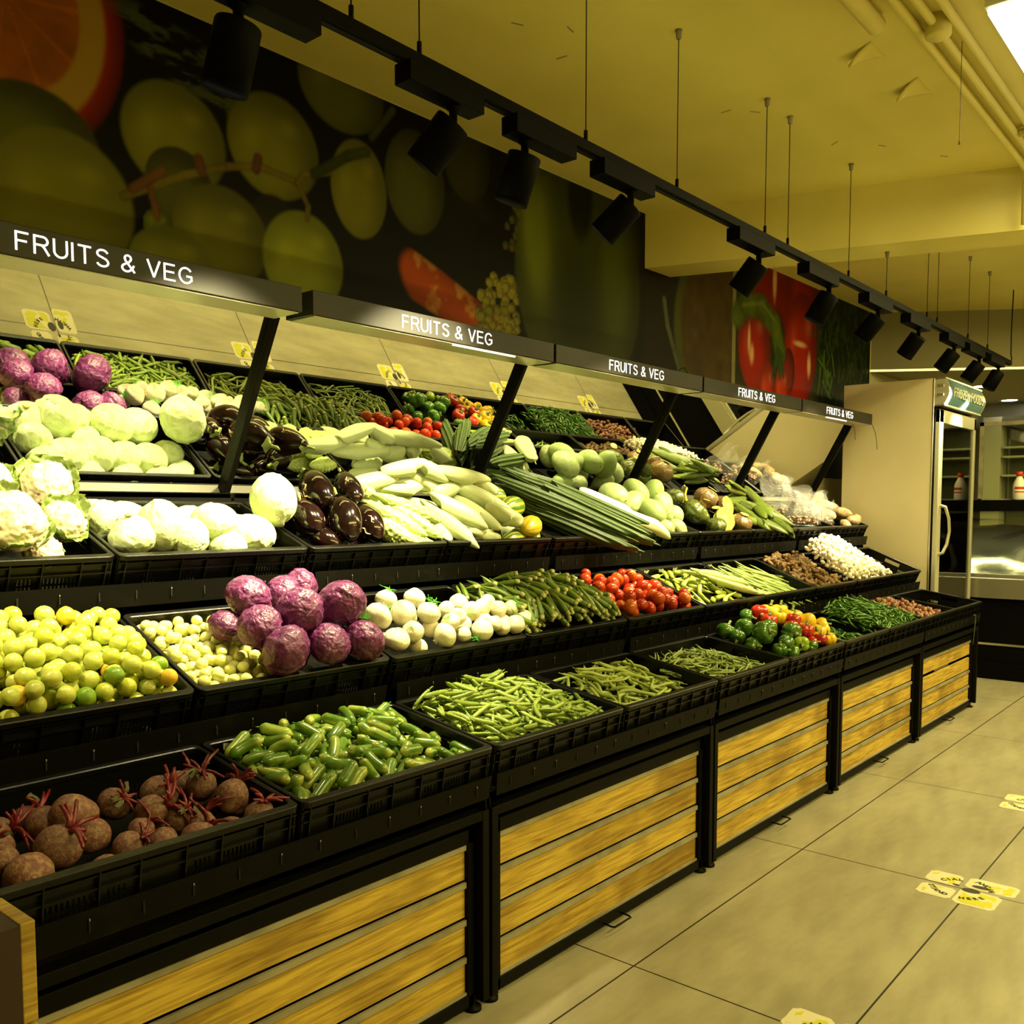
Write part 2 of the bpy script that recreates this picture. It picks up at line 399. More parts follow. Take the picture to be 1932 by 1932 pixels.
# ------------------------------------------------------------------ printed mural on the back wall (flat print, colour per vertex)
def mural():
    x0, x1, z0, z1, st = .0, 7.80, 1.55, 2.925, .0065
    nx, nz = int((x1 - x0) / st), int((z1 - z0) / st)
    xs = np.linspace(x0, x1, nx); zs = np.linspace(z0, z1, nz)
    X, Z = np.meshgrid(xs, zs)
    rs = np.random.RandomState(3)
    def fbm(sx, sz, oct=4, seed=1):
        out = np.zeros_like(X); amp = 1.0; tot = 0
        r = np.random.RandomState(seed)
        for o in range(oct):
            gx, gz = int((x1 - x0) / sx * 2 ** o) + 3, int((z1 - z0) / sz * 2 ** o) + 3
            g = r.rand(gz, gx)
            fx = (X - x0) / sx * 2 ** o; fz = (Z - z0) / sz * 2 ** o
            ix, iz = fx.astype(int), fz.astype(int); fx, fz = fx - ix, fz - iz
            fx, fz = fx * fx * (3 - 2 * fx), fz * fz * (3 - 2 * fz)
            out += amp * ((g[iz, ix] * (1 - fx) + g[iz, ix + 1] * fx) * (1 - fz) + (g[iz + 1, ix] * (1 - fx) + g[iz + 1, ix + 1] * fx) * fz)
            tot += amp; amp *= .5
        return out / tot
    def ss(a, b, x):
        t = np.clip((x - a) / (b - a), 0, 1); return t * t * (3 - 2 * t)
    n1, n2, n3 = fbm(.4, .4, 5, 1), fbm(.08, .08, 4, 2), fbm(.6, .25, 5, 5)
    C = np.zeros(X.shape + (3,)); C[:] = (.006, .005, .002)
    C += (ss(.5, .75, n3) * .02)[..., None] * np.array((.9, 1, .3))
    def put(mask, col):
        nonlocal C
        C = C * (1 - mask[..., None]) + col * mask[..., None]
    def rad(cx, cz, a, b, rot=0.0):
        dx, dz = X - cx, Z - cz
        c, s = math.cos(rot), math.sin(rot)
        u, v = (dx * c + dz * s) / a, (-dx * s + dz * c) / b
        return np.sqrt(u * u + v * v), u, v
    def blob(cx, cz, a, b, col, hi, rot=0.0, edge=.05, hs=.25, dark=.55):
        r, u, v = rad(cx, cz, a, b, rot)
        sh = 1 - dark * ss(.3, 1.0, np.sqrt((u + .2) ** 2 + (v + .25) ** 2) / 1.2)
        g = np.exp(-((u - .35) ** 2 / .05 + (v - .45) ** 2 / .03)) * hs + np.exp(-((u + .5) ** 2 / .04 + (v - .1) ** 2 / .1)) * hs * .5
        col = np.array(col)[None, None] * (sh * (.9 + .2 * n1))[..., None] + np.array(hi)[None, None] * g[..., None]
        put(1 - ss(1 - edge, 1 + edge, r), col)
    def line(pts, wd, col, soft=.35):
        for (ax, az), (bx, bz) in zip(pts[:-1], pts[1:]):
            dx, dz = bx - ax, bz - az; L = dx * dx + dz * dz
            t = np.clip(((X - ax) * dx + (Z - az) * dz) / L, 0, 1)
            d = np.hypot(X - ax - t * dx, Z - az - t * dz) / wd
            put(1 - ss(1 - soft, 1 + soft, d), np.array(col)[None, None] * (.7 + .6 * n2 - .35 * d * d)[..., None])
    # cut orange, top left
    r, u, v = rad(1.14, 2.76, .345, .42)
    put(1 - ss(.97, 1.03, r), np.array((.34, .035, .008))[None, None] * (1 - .6 * ss(.8, 1, r))[..., None])
    put(1 - ss(.80, .86, r), np.array((.42, .27, .06))[None, None] * np.ones_like(r)[..., None])
    seg = 1.25 - .25 * ss(.02, .09, np.abs(((np.arctan2(v, u) * 5 / PI + .3) % 1) - .5))
    put(1 - ss(.58, .63, r), np.array((.36, .12, .018))[None, None] * (seg * (.7 + .6 * n2))[..., None])
    # pale leaf edge
    lf = (1 - ss(.6, 1.0, rad(1.72, 2.76, .36, .11, -.35)[0])) * ss(.46, .62, fbm(.10, .03, 5, 9)) * .8
    put(lf, np.array((.10, .12, .055))[None, None] * np.ones_like(X)[..., None])
    GR, GH = (.235, .225, .028), (.30, .28, .08)
    blob(3.013, 2.83, .149, .183, (.05, .05, .01), (.04, .04, .02)); blob(2.336, 2.905, .203, .165, (.13, .13, .03), GH)
    blob(2.709, 2.651, .166, .206, (.11, .11, .025), (.1, .1, .03)); blob(1.649, 2.516, .183, .175, GR, GH, dark=.45)
    blob(1.66, 2.37, .12, .12, (.12, .12, .02), (0, 0, 0))
    blob(2.029, 2.598, .19, .18, GR, GH, dark=.5); blob(2.02, 2.23, .13, .2, (.05, .045, .01), (0, 0, 0))
    blob(1.812, 2.244, .183, .165, GR, GH, dark=.5); blob(2.413, 2.548, .138, .185, GR, GH, dark=.4)
    blob(1.20, 2.38, .2, .16, (.15, .15, .02), (0, 0, 0)); blob(1.287, 2.23, .215, .206, (.27, .26, .03), GH, dark=.3)
    blob(1.581, 2.227, .05, .05, (.22, .25, .03), GH); blob(1.629, 2.111, .149, .12, (.30, .30, .05), GH, dark=.3)  # lower grapes painted brighter, spill of the track spots is in their colour
    blob(2.149, 2.222, .178, .18, (.36, .38, .045), (.4, .4, .1), dark=.45)
    st1 = (.20, .16, .03)
    line([(1.47, 2.29), (1.684, 2.411), (1.842, 2.48), (1.968, 2.514), (2.125, 2.50), (2.153, 2.535), (2.269, 2.576)], .014, st1)
    line([(2.125, 2.50), (2.17, 2.426), (2.165, 2.38)], .012, st1)
    line([(1.55, 2.36), (1.57, 2.29), (1.58, 2.25)], .012, (.2, .09, .03)); line([(1.50, 2.32), (1.60, 2.40)], .016, (.2, .09, .03))
    line([(1.74, 2.44), (1.73, 2.47)], .02, (.16, .07, .03)); line([(1.95, 2.50), (1.96, 2.54)], .018, (.14, .06, .03))
    line([(2.477, 2.762), (2.54, 2.84), (2.588, 2.90)], .016, (.07, .08, .02)); line([(2.2, 2.55), (2.36, 2.66), (2.45, 2.70)], .02, (.06, .07, .02))
    # carrot, cauliflower, big pale pepper
    dx = (X - 2.62) / .62; body = np.abs((Z - (2.30 - dx * .20)) / (.105 * np.sqrt(np.clip(1 - (np.clip(dx, 0, 1) - .12) ** 2 * .8, 0, 1))))
    mk = (1 - ss(.9, 1.05, body)) * ss(-.02, .06, dx + .02 - .10 * body ** 2) * (1 - ss(.98, 1.05, dx))
    put(mk, (np.array((.50, .10, .012))[None, None] + np.array((.12, .16, .06))[None, None] * ss(.5, .66, n2)[..., None] * 1.3) * (1 - .5 * body ** 2)[..., None].clip(.2, 1))
    for i in range(90):
        cx = 3.08 + rs.rand() * .27; cz = 2.08 + rs.rand() * (.30 if cx > 3.15 else .2)
        blob(cx, cz, .028, .022, (.34, .30, .05), (.2, .18, .05), hs=.4)
    for i in range(14): blob(3.26 + rs.rand() * .1, 2.5 + rs.rand() * .24, .02, .02, (.12, .11, .03), (0, 0, 0))
    blob(3.85, 2.45, .52, .56, (.085, .10, .012), (0, 0, 0), dark=.4, edge=.03)
    blob(3.50, 2.62, .14, .34, (.20, .22, .03), (.1, .1, .02), rot=.15, edge=.5, dark=.4)
    blob(4.16, 2.55, .2, .42, (.10, .115, .015), (0, 0, 0), edge=.5); blob(3.83, 2.86, .10, .20, (.012, .016, .005), (0, 0, 0), edge=.3)
    blob(3.80, 2.30, .2, .3, (.035, .045, .008), (0, 0, 0), edge=.8, dark=.1)
    # brown cut melon with a pale rind
    put(ss(4.36, 4.44, X) * (1 - ss(5.4, 5.5, X)), np.array((.022, .016, .006))[None, None] * np.ones_like(X)[..., None])
    xb = 4.83 - .12 * ((Z - 2.4) / .4) ** 2 * -1.2 - .1
    put(ss(-.02, .02, X - xb), np.array((.10, .11, .02))[None, None] * np.ones_like(X)[..., None])
    put(ss(.05, .10, X - xb), np.array((.11, .07, .02))[None, None] * (.6 + .7 * n2)[..., None])
    line([(4.62, 2.50), (4.66, 2.36), (4.74, 2.22), (4.80, 2.12)], .022, (.13, .14, .12))
    # white batten joint and the red chilli print
    put((X > 5.43) * (X < 5.475) * 1.0, np.array((.30, .28, .17))[None, None] * np.ones_like(X)[..., None])
    m = (X > 5.475) * 1.0
    put(m, np.array((.05, .045, .012))[None, None] * (.5 + n2)[..., None])
    RD, RH = (.42, .022, .008), (.6, .35, .25)
    blob(5.98, 2.82, .36, .34, (.26, .012, .006), (.2, .1, .05), dark=.3); blob(6.5, 2.85, .26, .3, (.3, .012, .006), (.2, .1, .05))
    blob(5.74, 2.38, .23, .30, RD, RH, rot=.1); blob(6.46, 2.46, .27, .40, RD, RH, rot=-.12); blob(6.26, 2.28, .10, .16, (.25, .02, .01), (0, 0, 0))
    blob(6.08, 2.46, .09, .2, (.02, .035, .008), (0, 0, 0), edge=.4)
    line([(5.50, 2.55), (5.62, 2.64), (5.84, 2.65), (6.04, 2.56), (6.12, 2.40)], .085, (.13, .17, .03)); line([(5.56, 2.62), (5.84, 2.68), (6.02, 2.60)], .02, (.2, .24, .06))
    for hx, hz, ha, hb in ((5.70, 2.33, .03, .06), (5.66, 2.42, .02, .09), (6.44, 2.49, .10, .02), (6.60, 2.36, .03, .08), (5.93, 2.17, .025, .05), (6.15, 2.18, .025, .05), (6.02, 2.86, .03, .12)): blob(hx, hz, ha, hb, (.75, .45, .32), (0, 0, 0), edge=.6, dark=.1)
    blob(5.936, 2.12, .11, .19, (.55, .05, .012), RH); blob(6.164, 2.13, .115, .19, (.55, .05, .012), RH)
    for i in range(12): line([(6.08, 2.42), (6.0 + rs.rand() * .3, 2.2 + rs.rand() * .2)], .01, (.06, .11, .02))
    put(ss(6.72, 6.86, X + .06 * n2), np.array((.012, .022, .006))[None, None] * (.6 + n2)[..., None])
    for i in range(150):
        cx = 6.7 + rs.rand() * 1.05; cz = 2.0 + rs.rand() * .9
        line([(cx, cz), (cx + (rs.rand() - .5) * .12, cz + .03 + rs.rand() * .07)], .006 + rs.rand() * .012, (.03 + rs.rand() * .03, .06 + rs.rand() * .04, .012))
    for i in range(10): line([(6.75 + rs.rand() * .3, 2.15 + rs.rand() * .35), (6.8 + rs.rand() * .3, 2.2 + rs.rand() * .35)], .012, (.10, .17, .03))
    V = np.stack([X, wy(X) - .004, Z], -1).reshape(-1, 3)
    idx = np.arange(nx * nz).reshape(nz, nx)
    F = np.stack([idx[:-1, :-1], idx[:-1, 1:], idx[1:, 1:], idx[1:, :-1]], -1).reshape(-1, 4)
    me = bpy.data.meshes.new('mural')
    me.vertices.add(len(V)); me.vertices.foreach_set('co', V.ravel())
    me.loops.add(F.size); me.loops.foreach_set('vertex_index', F.ravel().astype(np.int32))
    me.polygons.add(len(F)); me.polygons.foreach_set('loop_start', np.arange(0, F.size, 4, dtype=np.int32))
    me.update(calc_edges=True)
    ca = me.color_attributes.new('print', 'FLOAT_COLOR', 'POINT')
    ca.data.foreach_set('color', np.concatenate([(np.clip(C, 0, 1) ** 1.2 * np.array((.86, .88, .6))).reshape(-1, 3), np.ones((len(V), 1))], 1).ravel().astype(np.float32))
    m = bpy.data.materials.new('printed_wallpaper'); m.use_nodes = True
    b = m.node_tree.nodes['Principled BSDF']; a = m.node_tree.nodes.new('ShaderNodeAttribute'); a.attribute_name = 'print'
    m.node_tree.links.new(a.outputs['Color'], b.inputs['Base Color']); b.inputs['Roughness'].default_value = .5
    b.inputs['Specular IOR Level'].default_value = .08
    me.materials.append(m)
    o = bpy.data.objects.new('wall_mural', me); COL.objects.link(o)
    tag(o, 'dark wallpaper print of giant grapes, orange, carrot, pepper and chillies above the signs', 'mural')
mural()

# ------------------------------------------------------------------ shelving geometry
UX, UW = .543, 1.218
def XB(k): return UX + k * UW / 2
TIER = {1: (1.553, .708, 8.9), 2: (1.94, .897, 22.3), 3: (2.305, 1.20, 21.3)}
def frame(t, x=0.0, d=0.0, n=0.0):
    y0, z0, a = TIER[t]; a = math.radians(a)
    R = Matrix(((1, 0, 0), (0, math.cos(a), -math.sin(a)), (0, math.sin(a), math.cos(a)))).to_4x4()
    p = Vector((0, y0, z0)) + R.to_3x3() @ Vector((x, d, n))
    R.translation = p
    return R
def P(t, x, d, n): return frame(t, x, d, n).translation

def crate_meshes():
    W, L, H = .598, .385, .125
    b = MB()
    # walls as pierced sheets: list of holes (u0,u1,h0,h1)
    def wall(org, ex, ez, length, holes, th, out):
        us = sorted({0, length} | {h[0] for h in holes} | {h[1] for h in holes})
        zs = sorted({0, H} | {h[2] for h in holes} | {h[3] for h in holes})
        org, ex, ez, out = map(Vector, (org, ex, ez, out))
        for i in range(len(us) - 1):
            for j in range(len(zs) - 1):
                cu, cz = (us[i] + us[i + 1]) / 2, (zs[j] + zs[j + 1]) / 2
                if any(h[0] < cu < h[1] and h[2] < cz < h[3] for h in holes): continue
                vs = []
                for o_ in (0, th):
                    for (u, z) in ((us[i], zs[j]), (us[i + 1], zs[j]), (us[i + 1], zs[j + 1]), (us[i], zs[j + 1])):
                        vs.append(org + ex * u + ez * z + out * o_)
                b.add(vs, [(3, 2, 1, 0), (4, 5, 6, 7), (0, 1, 5, 4), (1, 2, 6, 5), (2, 3, 7, 6), (3, 0, 4, 7)])
    def slots(groups, rows=((.030, .046), (.052, .068))):
        hs = []
        for c, n in groups:
            for q in range(n):
                u = c + (q - (n - 1) / 2) * .0095
                for r in rows: hs.append((u - .0024, u + .0024, r[0], r[1]))
        return hs
    z0 = -H
    g = ((.13, 11), (.215, 4), (.385, 4), (.47, 11))
    wall((0, .004, z0), (1, 0, 0), (0, 0, 1), W, slots(g), .003, (0, 1, 0))
    wall((0, L - .007, z0), (1, 0, 0), (0, 0, 1), W, slots(g), .003, (0, 1, 0))
    g2 = ((.10, 8), (.29, 8))
    hh = [(.14, .245, .082, .105)]
    wall((.003, 0, z0), (0, 1, 0), (0, 0, 1), L, slots(g2) + hh, .003, (1, 0, 0))
    wall((W - .006, 0, z0), (0, 1, 0), (0, 0, 1), L, slots(g2) + hh, .003, (1, 0, 0))
    b.box((.003, .004, z0), (W - .003, L - .004, z0 + .004))
    # outside ribs
    for u in (.02, .085, .18, .255, .345, .42, .515, .578):
        b.box((u - .0015, -.007, z0 + .008), (u + .0015, .004, -.012)); b.box((u - .0015, L - .004, z0 + .008), (u + .0015, L + .004, -.012))
    b.box((.004, -.005, -.048), (W - .004, .004, -.045)); b.box((.004, -.005, -.024), (W - .004, .004, -.021))
    body = b.mesh('crate_body', black_plastic)
    # rounded rim flange
    r = MB()
    def loop(x0, y0, x1, y1, rad, z):
        pts = []
        for cx, cy, a0 in ((x1 - rad, y1 - rad, 0), (x0 + rad, y1 - rad, 90), (x0 + rad, y0 + rad, 180), (x1 - rad, y0 + rad, 270)):
            for q in range(5):
                a = math.radians(a0 + q * 22.5); pts.append((cx + rad * math.cos(a), cy + rad * math.sin(a), z))
        return pts
    loops = [loop(.010, .011, W - .010, L - .011, .012, -.012), loop(.010, .011, W - .010, L - .011, .012, -.001), loop(.007, .008, W - .007, L - .008, .014, .001),
             loop(-.000, -.008, W, L + .006, .018, .001), loop(-.002, -.010, W + .002, L + .008, .02, -.001), loop(-.002, -.010, W + .002, L + .008, .02, -.013), loop(.004, -.004, W - .004, L, .02, -.013)]
    n = len(loops[0]); vs = [p for lp in loops for p in lp]
    fs = [(i * n + j, i * n + (j + 1) % n, (i + 1) * n + (j + 1) % n, (i + 1) * n + j) for i in range(len(loops) - 1) for j in range(n)]
    r.add(vs, fs)
    return body, r.mesh('crate_rim', black_plastic)
CB, CR = crate_meshes()
tagm = MB()
tagm.grid(6, 3, lambda u, v: (u * .035, -.002 + .004 * math.sin(u * 9 + v), v * .016)); tag_me = tagm.mesh('paper_tag', scuff)
CONT = {1: ['beetroots', 'small green gherkins', 'green pea pods', 'pale flat beans', 'thin green beans', 'bell peppers', 'a low layer of light green chillies', 'a heap of dark green chillies', 'shallots', None],
        2: ['yellow limes', 'pale gooseberries and red cabbages', 'white onions', 'okra', 'tomatoes', 'light green chillies and long pale aubergines', 'long beans', 'ginger', 'garlic cloves', None],
        3: ['cauliflowers', 'white cabbages', 'aubergines and bitter gourds', 'pale gourds and striped melons', 'ridge gourds', 'ash gourds', 'pumpkin pieces', 'green plantains', 'bagged dates', 'yams']}
TN = {1: 'bottom', 2: 'middle', 3: 'top'}
for t in (1, 2, 3):
    for k in range(10):
        c = CONT[t][k]
        lab = ('black slotted plastic crate of %s on the %s tier' % (c, TN[t])) if c else 'empty black plastic crate at the fridge end of the %s tier' % TN[t]
        e = empty('plastic_crate'); tag(e, lab, 'crate', 'black produce crates')
        e.matrix_world = frame(t, XB(k) + .0055, 0, 0)
        mobj('crate_body', CB, e); mobj('crate_rim', CR, e)
        for q in range({(2, 4): 2, (2, 5): 3, (1, 1): 1, (2, 6): 1, (2, 9): 2}.get((t, k), 0)):
            tg = mobj('paper_tag', tag_me, e, loc=((.06 + q * .13, .372, -.022) if t == 2 else (.05, .371, -.02)))
            tg['label'] = 'torn white paper tag'

# ------------------------------------------------------------------ display stands
SLOTD = M('slot_dark', (.001, .001, .001), .9)
def stand(i):
    xa, xb = XB(2 * i) + .006, XB(2 * i + 2) - .006
    names = ['nearest', 'second nearest', 'middle', 'second farthest', 'farthest']
    e = empty('produce_stand', (0, 0, 0), label='black steel tiered produce stand with wooden slats, %s of the five' % names[i], cat='display stand', group='produce stands along the wall')
    W = xb - xa
    fr = MB()
    for x in (xa + .012, xb - .012):
        for y in (1.563 + .015, 2.70):
            fr.box((x - .012, y - .015, .03), (x + .012, y + .015, .54))
    fr.box((xa, 1.565, .515), (xb, 1.60, .54)); fr.box((xa, 2.69, .515), (xb, 2.715, .54))
    for x in (xa, xb - .02): fr.box((x, 1.6, .515), (x + .02, 2.7, .54)); fr.box((x, 1.6, .03), (x + .02, 2.7, .055))
    # inset door frame
    a, b = xa + .035, xb - .03
    fr.box((a, 1.589, .455), (b, 1.61, .492)); fr.box((a, 1.589, .018), (b, 1.61, .05))
    fr.box((a, 1.589, .018), (a + .028, 1.61, .492)); fr.box((b - .022, 1.589, .018), (b, 1.61, .492))
    fr.obj('frame', black_metal, e, bevel=.0015)
    pn = MB()
    for x in (xa, xb - .004): 
        pn.box((x, 1.60, .05), (x + .004, 2.71, .54))
        pts = [(1.57, .54), (1.575, .575), (1.95, .63), (1.975, .76), (2.33, .92), (2.335, 1.06), (2.70, 1.20), (2.72, 1.33), (2.73, .54)]
        v0 = [(x, y, z) for y, z in pts] + [(x + .004, y, z) for y, z in pts]; n = len(pts)
        pn.add(v0, [tuple(range(n))[::-1], tuple(range(n, 2 * n))] + [(q, (q + 1) % n, n + (q + 1) % n, n + q) for q in range(n)])
    pn.box((xa, 2.715, .03), (xb, 2.72, 1.37)); pn.box((xa + .004, 1.62, .05), (xb - .004, 1.624, .52) if i < 4 else (xb - .004, 1.624, .30))
    pn.obj('side_panel', black_metal, e)
    for t in (1, 2, 3):
        s = MB(); s.box((xa + .004, .006, -.134), (xb - .004, .398, -.129)); o = s.obj('shelf', black_metal, e); o.matrix_world = frame(t)
        y0, z0, _ = TIER[t]
        l = MB(); zt = z0 - .076; zb = zt - .06
        ins = .012 if t > 1 else .004
        vs = [(xa + ins, y0 - .004, zt), (xb - ins, y0 - .004, zt), (xb - ins - .006, y0 + .004, zb), (xa + ins + .006, y0 + .004, zb)]
        l.add(vs + [(x, y + .003, z) for x, y, z in vs], [(0, 1, 2, 3)[::-1], (4, 5, 6, 7), (0, 1, 5, 4), (1, 2, 6, 5), (2, 3, 7, 6), (3, 0, 4, 7)])
        n = 12
        for q in range(n):
            x = xa + .06 + q * (W - .12) / (n - 1)
            l.box((x - .0015, y0 - .0048 + .004 * .5, zb + .020), (x + .0015, y0 - .0028 + .004 * .5, zb + .042), 1)
            if rnd.random() < .5: l.box((x - .0012, y0 - .0052 + .004 * .3, zb + .040), (x + .0012, y0 - .003 + .004 * .3, zb + .0435), 2)
        l.obj('shelf_lip', [black_metal, SLOTD, scuff2], e)
    # slats and steel strips
    xl, xr = xa + .063, xb - .052
    zt = .455
    for q in range(4):
        z1 = zt - q * .1005
        s = MB(); s.box((0, 0, 0), (xr - xl, .014, .079)); 
        o = s.obj('wooden_slat', WOOD, e, bevel=.001, loc=(xl, 1.602, z1 - .018 - .079))
        if not (i == 4 and q == 1):
            s = MB(); s.box((xl, 1.595, z1 - .017), (xr, 1.603, z1 - .002)); s.box((xl, 1.599, z1 - .020), (xr, 1.603, z1 - .017)); s.obj('steel_strip', grey_steel, e)
    s = MB(); s.box((xl, 1.595, .050), (xr, 1.603, .057)); s.obj('steel_strip', grey_steel, e)
    if i == 4:
        s = MB(); s.box((xl + .45, 1.64, .325), (xl + .75, 1.642, .37)); s.obj('white_board', scuff, e)
    for x in (xa + .03, xb - .025):
        for y in (1.60, 2.68):
            f = MB(); f.tube([(x, y, 0), (x, y, .008), (x, y, .012), (x, y, .04)], [.024, .024, .010, .010], 14); f.obj('foot', black_metal, e)
    # pull loop under the door
    xm = (xa + xb) / 2
    s = MB(); s.tube([(xm - .05, 1.61, .03), (xm - .05, 1.56, .026), (xm - .045, 1.55, .026), (xm + .045, 1.55, .026), (xm + .05, 1.56, .026), (xm + .05, 1.61, .03)], .003, 8); s.obj('pull_handle', black_metal, e)
    # tilted mirror, ledge and posts
    mb_, mt_ = Vector((0, 2.752, 1.372)), Vector((0, 2.450, 1.930))
    ax = (mt_ - mb_).normalized(); nn = Vector((0, -ax.z, ax.y)); 
    m = MB()
    L = (mt_ - mb_).length
    Mx = Matrix(((1, 0, 0, 0), (0, ax.y, -nn.y, mb_.y), (0, ax.z, -nn.z, mb_.z), (0, 0, 0, 1)))
    m.box((xa + .002, 0, 0), (xb - .002, L, .004), 0, Mx)
    m.obj('mirror', mirror_m, e)
    m = MB(); m.box((xa + .002, -.005, .005), (xb - .002, L + .01, .02), 0, Mx); m.obj('mirror_backing', black_metal, e)
    m = MB(); m.box((xa, 2.715, 1.352), (xb, 2.775, 1.370)); m.obj('steel_ledge', ledge_steel, e, bevel=.002)
    for x, dx in ((xb - .006, .026), (xa + .010, .018)) if i == 0 else ((xb - .006, .026),):
        m = MB(); m.bar((x, 2.740, 1.372), (x, 2.442, 1.915), dx, .020, 0, up=(1, 0, 0)); m.obj('mirror_post', black_metal, e, bevel=.001)
    # sign board
    sa, sb = (xa + .0, xb - .004) if i else (xa, xb - .016)
    if i == 1: sa += .012
    m = MB(); z0, z1 = 1.905, 1.978
    m.box((sa, 2.293, z0), (sb, 2.43, z1)); 
    sg = m.obj('sign_board', M('sign_grey', (.022, .020, .017), .42, .2, (.028, .026, .022), 6, spec=.25), e, bevel=.0015)
    me = stroke_text('FRUITS & VEG', .044, .105, .0012, white_em, .27)
    tx = mobj('lettering', me, sg); tx.matrix_world = Matrix.Translation(((.925 + 1.378) / 2 + i * UW, 2.2925, 1.9405)) @ Matrix.Rotation(PI / 2, 4, 'X')
    xs_ = [v.co.x for v in me.vertices]; w_ = max(xs_) - min(xs_); tx.scale = (.452 / w_, 1, 1)
    m = MB(); m.box((sa + .01, 2.30, z0 - .004), (sb - .01, 2.42, z0 - .001)); m.obj('sign_underside', M('under_cream', (.40, .37, .26), .3), sg)
    if i in (1, 4):
        q0 = .62 if i == 1 else .40; m = MB(); m.box((sa + q0, 2.300, z0 - .009), (sa + q0 + .34, 2.308, z0 - .004)); m.obj('light_strip', strip_em, sg)
    return e
for i in range(5): stand(i)
# wooden end board at the near left corner
mb = MB(); mb.box((.548, 1.40, .30), (.568, 1.57, .70)); mb.box((.53, 1.40, .30), (.548, 1.56, .695))
e = empty('wooden_bin', label='rough wooden bin side at the near left end of the stands', cat='bin')
for q in range(4):
    mb = MB(); mb.box((.545, 1.42, .06 + q * .162), (.567, 1.545, .216 + q * .162)); mb.obj('board', WOOD, e, bevel=.002)
mb = MB(); mb.box((.3, 1.42, .0), (.545, 1.52, .70)); mb.obj('bin_body', M('dark_brown_wood', (.022, .008, .004), .6), e)

# a few hanging wire ends by the mirrors
def cable(name, pts, r, mat, label, cat, **k):
    mb = MB(); mb.tube(pts, r, 6, 0); o = mb.obj(name, mat); tag(o, label, cat, **k); return o
cable('hanging_wire', [(6.42, 2.36, 1.905), (6.42, 2.34, 1.86), (6.40, 2.33, 1.82), (6.405, 2.33, 1.79)], .0015, lamp_black, 'short black wire end dangling under the last lettered sign, on its near side', 'wire')
cable('hanging_wire', [(6.615, 2.29, 1.905), (6.62, 2.27, 1.85), (6.60, 2.25, 1.78), (6.61, 2.25, 1.73)], .0018, lamp_black, 'longer black wire end dangling at the fridge end of the last sign', 'wire')
cable('cable_loop', [(4.06, 2.36, 1.978), (4.08, 2.36, 2.01), (4.12, 2.36, 2.02), (4.15, 2.36, 2.0), (4.16, 2.36, 1.978)], .002, lamp_black, 'small black cable loop on top of the third sign near its far end', 'cable')
cable('green_strap', [(6.36, 1.532, .64), (6.40, 1.53, .64), (6.40, 1.53, .60), (6.38, 1.535, .45)], .003, M('strap_green', (.05, .09, .02), .6), 'thin green strap hanging from the last crate over the wooden slats', 'strap')

# ------------------------------------------------------------------ track, wires, spotlights
tr = empty('track_rail', label='long black lighting track hung on thin wires above the produce', cat='lighting track')
mb = MB(); mb.box((-.2, 1.643, 2.375), (7.66, 1.677, 2.405)); mb.obj('rail', lamp_black, tr, bevel=.002)
mb = MB(); mb.box((-.2, 1.654, 2.372), (7.66, 1.666, 2.376)); mb.obj('rail_slot', black_metal, tr)
for x in (1.405, 1.616, 2.301, 2.833, 3.519, 3.736, 4.423, 4.95, 5.643, 5.839, 6.51, 7.008):
    top = 2.635 if x == 4.95 else 2.93
    mb = MB(); mb.tube([(x, 1.66, 2.40), (x, 1.66, top)], .0017, 6); hw = mb.obj('hanger_wire', black_metal, tr)
    mb = MB(); mb.tube([(x, 1.66, top - .028), (x, 1.66, top - .008), (x, 1.66, top)], [.009, .010, .013], 12); mb.obj('ceiling_cap', grey_steel, hw)
    mb = MB(); mb.tube([(x, 1.66, 2.404), (x, 1.66, 2.44)], .006, 8); mb.obj('wire_clamp', black_metal, hw)
mb = MB(); mb.tube([(7.66, 1.66, 2.39), (7.70, 1.66, 2.40), (7.72, 1.66, 2.43), (7.69, 1.66, 2.46), (7.68, 1.66, 2.62), (7.70, 1.66, 2.93)], .004, 6); mb.obj('feed_cable', black_metal, tr)

def lamp_meshes():
    h = MB()
    R, Lh = .047, .125
    h.tube([(0, 0, .0), (0, 0, -.004), (0, 0, -Lh)], [R * .96, R, R], 28)
    h.tube([(0, 0, -Lh + .002), (0, 0, -Lh - .004), (0, 0, -Lh - .004), (0, 0, -Lh + .03)], [R, R, R * .93, R * .86], 28, cap=False)
    l = MB(); l.tube([(0, 0, -Lh - .0015), (0, 0, -Lh + .001)], [R * .91, R * .91], 24)
    return h.mesh('lamp_head', lamp_black), l.mesh('lamp_lens', lens_em)
LH, LL = lamp_meshes()
BOX_N = ''
order = ['nearest', 'second nearest', 'third nearest', 'fourth nearest', 'fifth nearest', 'middle', 'fifth from the far end', 'fourth from the far end', 'third from the far end', 'second from the far end', 'farthest', 'first']
BOX = [(1.06, 1.30), (1.56, 1.82), (1.95, 2.22), (2.36, 2.65), (3.25, 3.56), (3.90, 4.24), (4.63, 4.98), (5.27, 5.63), (5.99, 6.34), (6.47, 6.85), (7.01, 7.40), (.35, .62)]
LBL = ['leftmost, in the top left corner of the picture', 'second from the left, before the grapes', 'third from the left', 'fourth from the left, with a bright rim', 'fifth from the left, before the chilli print', 'sixth from the left, with a glowing rim', 'fifth from the far end', 'fourth from the far end', 'third from the far end', 'second from the far end', 'farthest, at the end of the track', 'outside the picture to the left']
